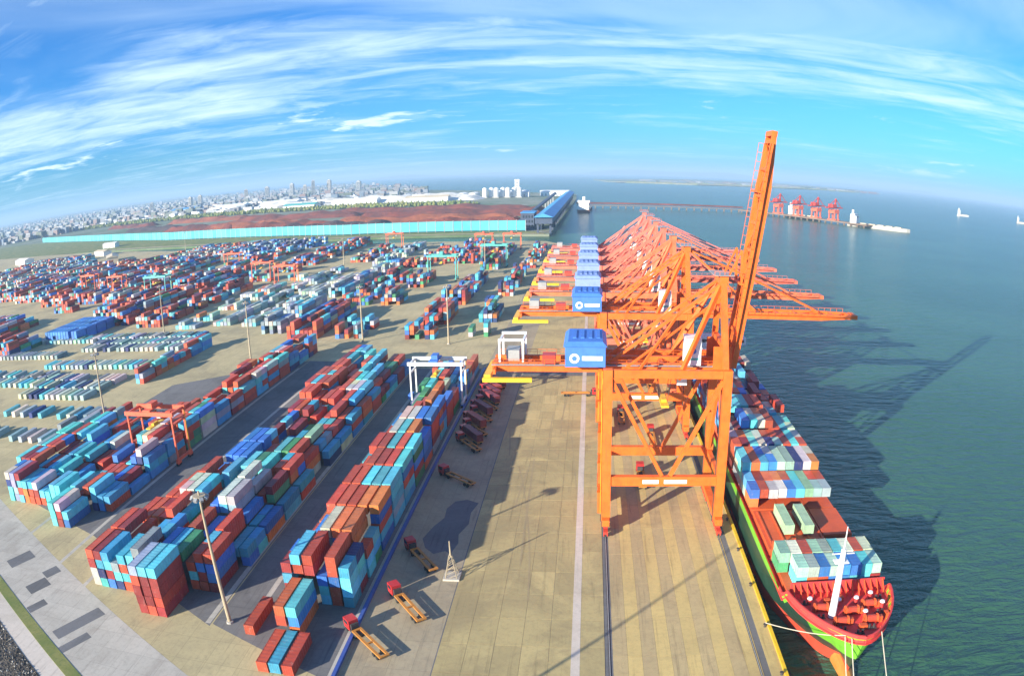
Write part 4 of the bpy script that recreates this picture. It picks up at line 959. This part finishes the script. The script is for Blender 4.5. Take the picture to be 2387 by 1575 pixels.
# jetty and bulk pier with four ship unloaders
jt = thing('jetty', 'thin long conveyor jetty crossing the water to the bulk pier', 'jetty', (0, 0, 0))
MB().bar((-40, 1915, 3.5), (400, 1905, 3.5), 9, 1.4).build('jetty_deck', 'pier_brown', jt); MB().bar((-40, 1915, 9.5), (400, 1905, 9.5), 5, 4).build('belt_gallery', 'ore_red', jt)
pm = MB().box(-1.2, -3.5, -9, 1.2, 3.5, 2.8).mesh('pier_leg', 'pier_brown')
for k in range(22): link('pier_leg', pm, jt, (-30 + k * 20, 1914.6 - k * .45, 0))
pr = thing('bulk_pier', 'narrow bulk pier far out on the water beneath the red unloaders', 'pier', (0, 0, 0))
PA, PB = Vector((400, 1905, 0)), Vector((625, 1545, 0)); pd = (PB - PA).normalized(); pn = Vector((-pd.y, pd.x, 0))
MB().bar(PA + Vector((0, 0, 2.5)), PB + Vector((0, 0, 2.5)), 30, 3).build('pier_deck', 'pier_brown', pr)
plm = MB().box(-1.5, -1.5, -9, 1.5, 1.5, .9).mesh('pile', 'pier_brown')
for k in range(22):
    for s in (-12, 12): q = PA.lerp(PB, (k + .5) / 22) + pn * s; link('pile', plm, pr, (q.x, q.y, 0))
def unloader():
    root = thing('ship_unloader', 'x', 'crane'); M = 'crane_red'
    for sx in (-9, 9):
        for sy in (-10, 10): MB().bar((sx, sy, 0), (sx * .7, sy, 32), 3.2).build('leg', 'rtg_orange', root)
        MB().box(sx - 1.6, -14, 0, sx + 1.6, 14, 3).build('sill_beam', 'rtg_orange', root)
    MB().box(-11, -12, 20, 11, 12, 30).build('hopper', 'rtg_orange', root)
    for sy in (-5, 5): MB().box(-32, sy - 1.3, 34, 34, sy + 1.3, 37.5).build('girder', M, root)
    MB().box(-16, -9, 37.6, 2, 9, 46).build('machinery_house', 'crane_red', root); MB().bar((4, 0, 37), (8, 0, 62), 4).build('mast', M, root); MB().bar((8, 0, 61), (32, 0, 38), 1.5).build('forestay', M, root); MB().bar((8, 0, 61), (-28, 0, 38), 1.5).build('backstay', M, root)
    return root
un = unloader(); ang = math.atan2(pd.y, pd.x) + math.pi / 2
for i, f in enumerate((.31, .47, .61, .74)):
    o = un if i == 0 else copy_tree(un); q = PA.lerp(PB, f); o.location = (q.x, q.y, 4.0); o.rotation_euler = (0, 0, ang); o.scale = (.82, .82, .82)
    tag(o, 'red bulk unloader on the far pier, %s from the jetty' % ORD[i], 'crane', 'ship unloaders on the far pier')
def cargo_ship(name, label, loc, rz_, L_, hb_, hullm='dark_steel', grp='ships far out on the water'):
    root = thing(name, label, 'ship', loc, rz_, grp)
    pts = [(-L_ / 2, -hb_), (L_ * .38, -hb_), (L_ * .46, -hb_ * .6), (L_ / 2, 0), (L_ * .46, hb_ * .6), (L_ * .38, hb_), (-L_ / 2, hb_)]
    MB().prism(pts, -2, 7).build('hull', hullm, root); MB().prism([(x * .985, y * .94) for x, y in pts], 7.02, 7.4).build('deck', 'roof_beige', root)
    d_ = MB().box(-L_ * .46, -hb_ * .8, 7.4, -L_ * .36, hb_ * .8, 24).build('deckhouse', 'white_paint', root); MB().box(-L_ * .45, -hb_, 24, -L_ * .38, hb_, 29).build('wheelhouse', 'white_paint', d_); MB().box(-L_ * .45, -3, 29, -L_ * .42, 3, 38).build('funnel', 'white_paint', d_)
    MB().box(-L_ * .355, -hb_ * .6, 22, -L_ * .357, hb_ * .6, 23.4).build('bridge_window', 'window_glass', d_)
    for i in range(5): MB().box(-L_ * .3 + i * L_ * .14, -hb_ * .6, 7.41, -L_ * .2 + i * L_ * .14, hb_ * .6, 9.4).build('hatch_cover', 'roof_beige', root)
    return root
q = PB + Vector((26, 8, 0))
cargo_ship('bulk_ship', 'bulk ship with white deckhouse lying at the outer end of the far pier', (q.x, q.y, WZ), math.atan2(pd.y, pd.x) + .35, 150, 13, 'concrete_far')
q = PA.lerp(PB, .45) + pn * 36
cargo_ship('ore_barge', 'small dark ship alongside the red unloaders', (q.x, q.y, WZ), math.atan2(pd.y, pd.x), 110, 9)
cargo_ship('anchored_ship', 'tiny white ship at anchor far out, closest to the pier', (1750, 3100, WZ), .3, 80, 7, 'white_paint')
cargo_ship('anchored_ship', 'tiny ship at anchor far out beside the picture edge', (2250, 3000, WZ), .5, 74, 7, 'white_paint')
cargo_ship('anchored_ship', 'tiny ship at anchor far out between two others', (2080, 3050, WZ), -.2, 70, 6, 'concrete_far')
cargo_ship('moored_ore_ship', 'rusty brown ore ship lying beside the end of the blue gallery', (-15, 1780, WZ), R(88), 190, 14, 'ore_red')
# ------------------------------------------------------------------ white stores, tanks, silos and the town behind
def shed(x, y, lx, ly, hgt, rz_, wall, roof, label, grp=None, cat='building', z=-.6):
    root = thing('warehouse', label, cat, (x, y, z), rz_, grp)
    MB().box(-lx / 2, -ly / 2, 0, lx / 2, ly / 2, hgt).build('wall', wall, root); r = MB(); e = 1.2
    r.v = [(-lx / 2 - e, -ly / 2 - e, hgt), (lx / 2 + e, -ly / 2 - e, hgt), (lx / 2 + e, ly / 2 + e, hgt), (-lx / 2 - e, ly / 2 + e, hgt), (-lx / 2 - e, 0, hgt + ly * .14), (lx / 2 + e, 0, hgt + ly * .14)]
    r.f = [(0, 1, 5, 4), (2, 3, 4, 5), (1, 2, 5), (3, 0, 4), (0, 3, 2, 1)]; r.build('roof', roof, root)
    for i in range(max(2, int(lx / 14))): MB().box(-lx / 2 + 4 + i * 14, -ly / 2 - .08, 0.3, -lx / 2 + 9 + i * 14, -ly / 2 - .03, hgt * .6).build('door', 'grey_steel', root)
for i, (x, y, lx, ly, h, rz_, w, rf, lab) in enumerate(((-830, 2480, 170, 60, 14, .03, 'white_paint', 'white_paint', 'long white warehouse in front of the white heaps'), (-560, 2460, 150, 50, 14, 0, 'white_paint', 'roof_beige', 'white warehouse with beige roof beyond the red ore field'),
        (-1280, 2820, 180, 70, 16, -.1, 'white_paint', 'white_paint', 'white warehouse left of the two white heaps'), (-1600, 2950, 200, 70, 15, -.2, 'white_paint', 'white_paint', 'white warehouse farther left in front of the town'),
        (-1020, 2420, 130, 50, 12, -.1, 'white_paint', 'rtg_teal', 'warehouse with a teal roof behind the ore piles'), (-290, 2700, 120, 50, 18, 0, 'white_paint', 'white_paint', 'white building beside the tall silos'),
        (-140, 2780, 110, 44, 16, .1, 'white_paint', 'white_paint', 'white building at the tip of the far shore'), (-2000, 3200, 220, 70, 15, -.3, 'white_paint', 'gallery_blue', 'warehouse with a blue roof near the town'),
        (-765, 965, 66, 20, 9, -.9, 'roof_beige', 'roof_beige', 'long beige roofed shed in the yard at the far left'), (-1024, 1290, 36, 18, 9, 0, 'white_paint', 'white_paint', 'small white shed on the bank below the fence'),
        (-900, 1105, 50, 18, 8, -.5, 'white_paint', 'roof_beige', 'low shed with beige roof at the far left yard edge'), (-1150, 1120, 60, 24, 9, -.4, 'white_paint', 'white_paint', 'white shed behind the stacks at the left picture edge'))):
    shed(x, y, lx, ly, h, rz_, w, rf, lab, z=0 if y < 1200 else -.6)
tk = MB().tube((0, 0, 0), (0, 0, 17), 17, 17, 24).tube((0, 0, 17), (0, 0, 20), 17, 2, 24)
tmesh = tk.mesh('tank_shell', 'white_paint'); smesh = MB().box(-17.6, -1.0, 0, -17.1, 1.0, 17).mesh('stair', 'grey_steel')
for i in range(14):
    x, y = -420 - (i % 7) * 44, 2660 + (i // 7) * 50
    o = tag(link('storage_tank', tmesh, None, (x - 20, y + 40, -.6)), 'white storage tank in the %s row behind the ore field, %s from the silos' % (ORD[i // 7], ORD[i % 7]), 'tank', 'white storage tanks'); link('stair', smesh, o)
sl = MB()
silo = MB().tube((0, 0, 0), (0, 0, 34), 9, 9, 16).tube((0, 0, 34), (0, 0, 38), 9, 3, 16).mesh('silo_shell', 'white_paint'); sbase = MB().box(-9.5, -9.5, 0, 9.5, 9.5, 3).mesh('base', 'concrete_far')
for i in range(7):
    o = tag(link('silo', silo, None, (-385 + i * 21, 2620 + (i % 2) * 24, -.6)), 'tall white silo on the far shore, %s from the left of its cluster' % ORD[i], 'silo', 'white silos on the far shore'); link('base', sbase, o)
tw = thing('elevator_tower', 'tall white elevator tower rising above the silos on the far shore', 'tower', (-270, 2650, -.6)); MB().box(-8, -8, 0, 8, 8, 62).build('wall', 'white_paint', tw); MB().box(-9, -9, 62, 9, 9, 66).build('roof', 'white_paint', tw)
for j in range(6): MB().box(-5, -8.08, 6 + j * 9, 5, -8.03, 9 + j * 9).build('window', 'window_glass', tw)
for i, (x, y, h, w) in enumerate(((-2050, 4700, 88, 26), (-1970, 4750, 70, 24), (-1880, 4680, 98, 24), (-1790, 4760, 92, 26), (-2200, 4600, 80, 28), (-2420, 4700, 75, 26), (-1650, 5000, 70, 30), (-2700, 4500, 70, 26), (-3000, 4300, 60, 26), (-2600, 4200, 66, 24))):
    o = thing('tower_block', 'pale hazy high rise on the town skyline, %s' % ('tallest of the cluster', 'slim one left of the tallest', 'right of the tallest pair', 'rightmost tall one', 'lower one at the left of the cluster', 'low one farther left', 'low one at the right end', 'low one well left of the cluster', 'leftmost low one', 'low one in front and left')[i], 'building', (x, y, -.6), .2 * (i % 3), 'skyline towers')
    MB().box(-w / 2, -w / 2, 0, w / 2, w / 2, h).build('wall', 'concrete_far' if i % 2 else 'grey_steel', o); MB().box(-w / 4, -w / 4, h, w / 4, w / 4, h + 6).build('roof', 'concrete_far', o)
    wn = MB()
    for j in range(int(h / 9)): wn.box(-w / 2 + 2, -w / 2 - .15, 4 + j * 9, w / 2 - 2, -w / 2 - .05, 8 + j * 9)
    tag(wn.build('window_band', 'window_glass', o), kind='stuff')
tb = []
rr = random.Random(5)
PC = [(.20, .23, .27), (.18, .18, .19), (.32, .33, .34), (.14, .15, .17), (.18, .11, .10), (.11, .16, .22), (.22, .20, .18), (.08, .11, .09), (.06, .09, .06)]
for i in range(4200):
    t = rr.random(); az_ = R(rr.uniform(-56, -13)); dist = 3300 + 9000 * (t ** 1.6)
    x, y = dist * math.sin(az_), dist * math.cos(az_)
    if x > -250 - (y - 2900) * .42 or (y < 2600 + .1 * -x and x > -2200): continue
    w, l, h = rr.uniform(12, 46), rr.uniform(10, 34), rr.choice((5, 6, 7, 8, 10, 12, 16, 22)) * rr.uniform(.8, 1.3)
    tb.append((x - w / 2, y - l / 2, -.6, x + w / 2, y + l / 2, h, rr.choice(PC)))
for i in range(260):
    t = rr.random(); x = rr.uniform(-2600, -900); y = rr.uniform(2300, 3300) + -.2 * x
    w, l, h = rr.uniform(12, 50), rr.uniform(10, 30), rr.uniform(6, 16); tb.append((x - w / 2, y - l / 2, -.6, x + w / 2, y + l / 2, h, rr.choice(PC[:4] + [(.7, .7, .68)] * 3)))
for i in range(90):
    x = rr.uniform(500, 3400); y = 6700 + (x - 900) * .55 * (x > 900) + rr.uniform(100, 900); w = rr.uniform(20, 70); tb.append((x - w, y - 15, 3, x + w, y + 15, 3 + rr.uniform(8, 22), rr.choice(PC)))
tag(box_cloud('town', tb, 'stack_paint'), 'hazy low town spread along the far shore to the left', 'town', kind='stuff')

# far port cranes of the next terminal, beyond the white stores
hm = thing('tree_belt', 'dark green belt of trees behind the ore field', 'trees', (0, 0, 0)); hm['kind'] = 'stuff'
V, Fc = [], []
for i in range(2600):
    t = rng.uniform(0, 1); x = -350 - 1900 * t + rng.uniform(-30, 30); y = 2080 + 560 * t + rng.uniform(-70, 60)
    if rng.uniform() < .3: x, y = rng.uniform(300, 3000), 0; y = 6450 + max(0, x - 900) * .62 + rng.uniform(0, 400)
    s = rng.uniform(3, 8); b = len(V); z = -.6
    for k in range(6): a = k * 1.047 + rng.uniform(-.3, .3); q = s * rng.uniform(.7, 1.2); V.append((x + q * math.cos(a), y + q * math.sin(a), z + s * rng.uniform(.3, .8)))
    V.append((x, y, z + s * rng.uniform(1.5, 2.2))); V.append((x, y, z)); Fc += [(b + k, b + (k + 1) % 6, b + 6) for k in range(6)] + [(b + (k + 1) % 6, b + k, b + 7) for k in range(6)]
m = MB(); m.v, m.f = V, Fc; m.build('foliage', 'grass', hm)

# ------------------------------------------------------------------ haze
m, b = new_mat('haze_air'); nt.nodes.remove(b)
pv = N('ShaderNodeVolumePrincipled'); pv.inputs['Color'].default_value = (.50, .74, 1.0, 1); pv.inputs['Density'].default_value = 0.00009; pv.inputs['Anisotropy'].default_value = 0.0
L(pv.outputs[0], nt.nodes['Material Output'].inputs['Volume'])
tag(MB().box(-45000, -2500, -10.5, 45000, 45000, 260).build('haze', 'haze_air'), 'thin pale haze over the whole port', 'haze', kind='stuff')
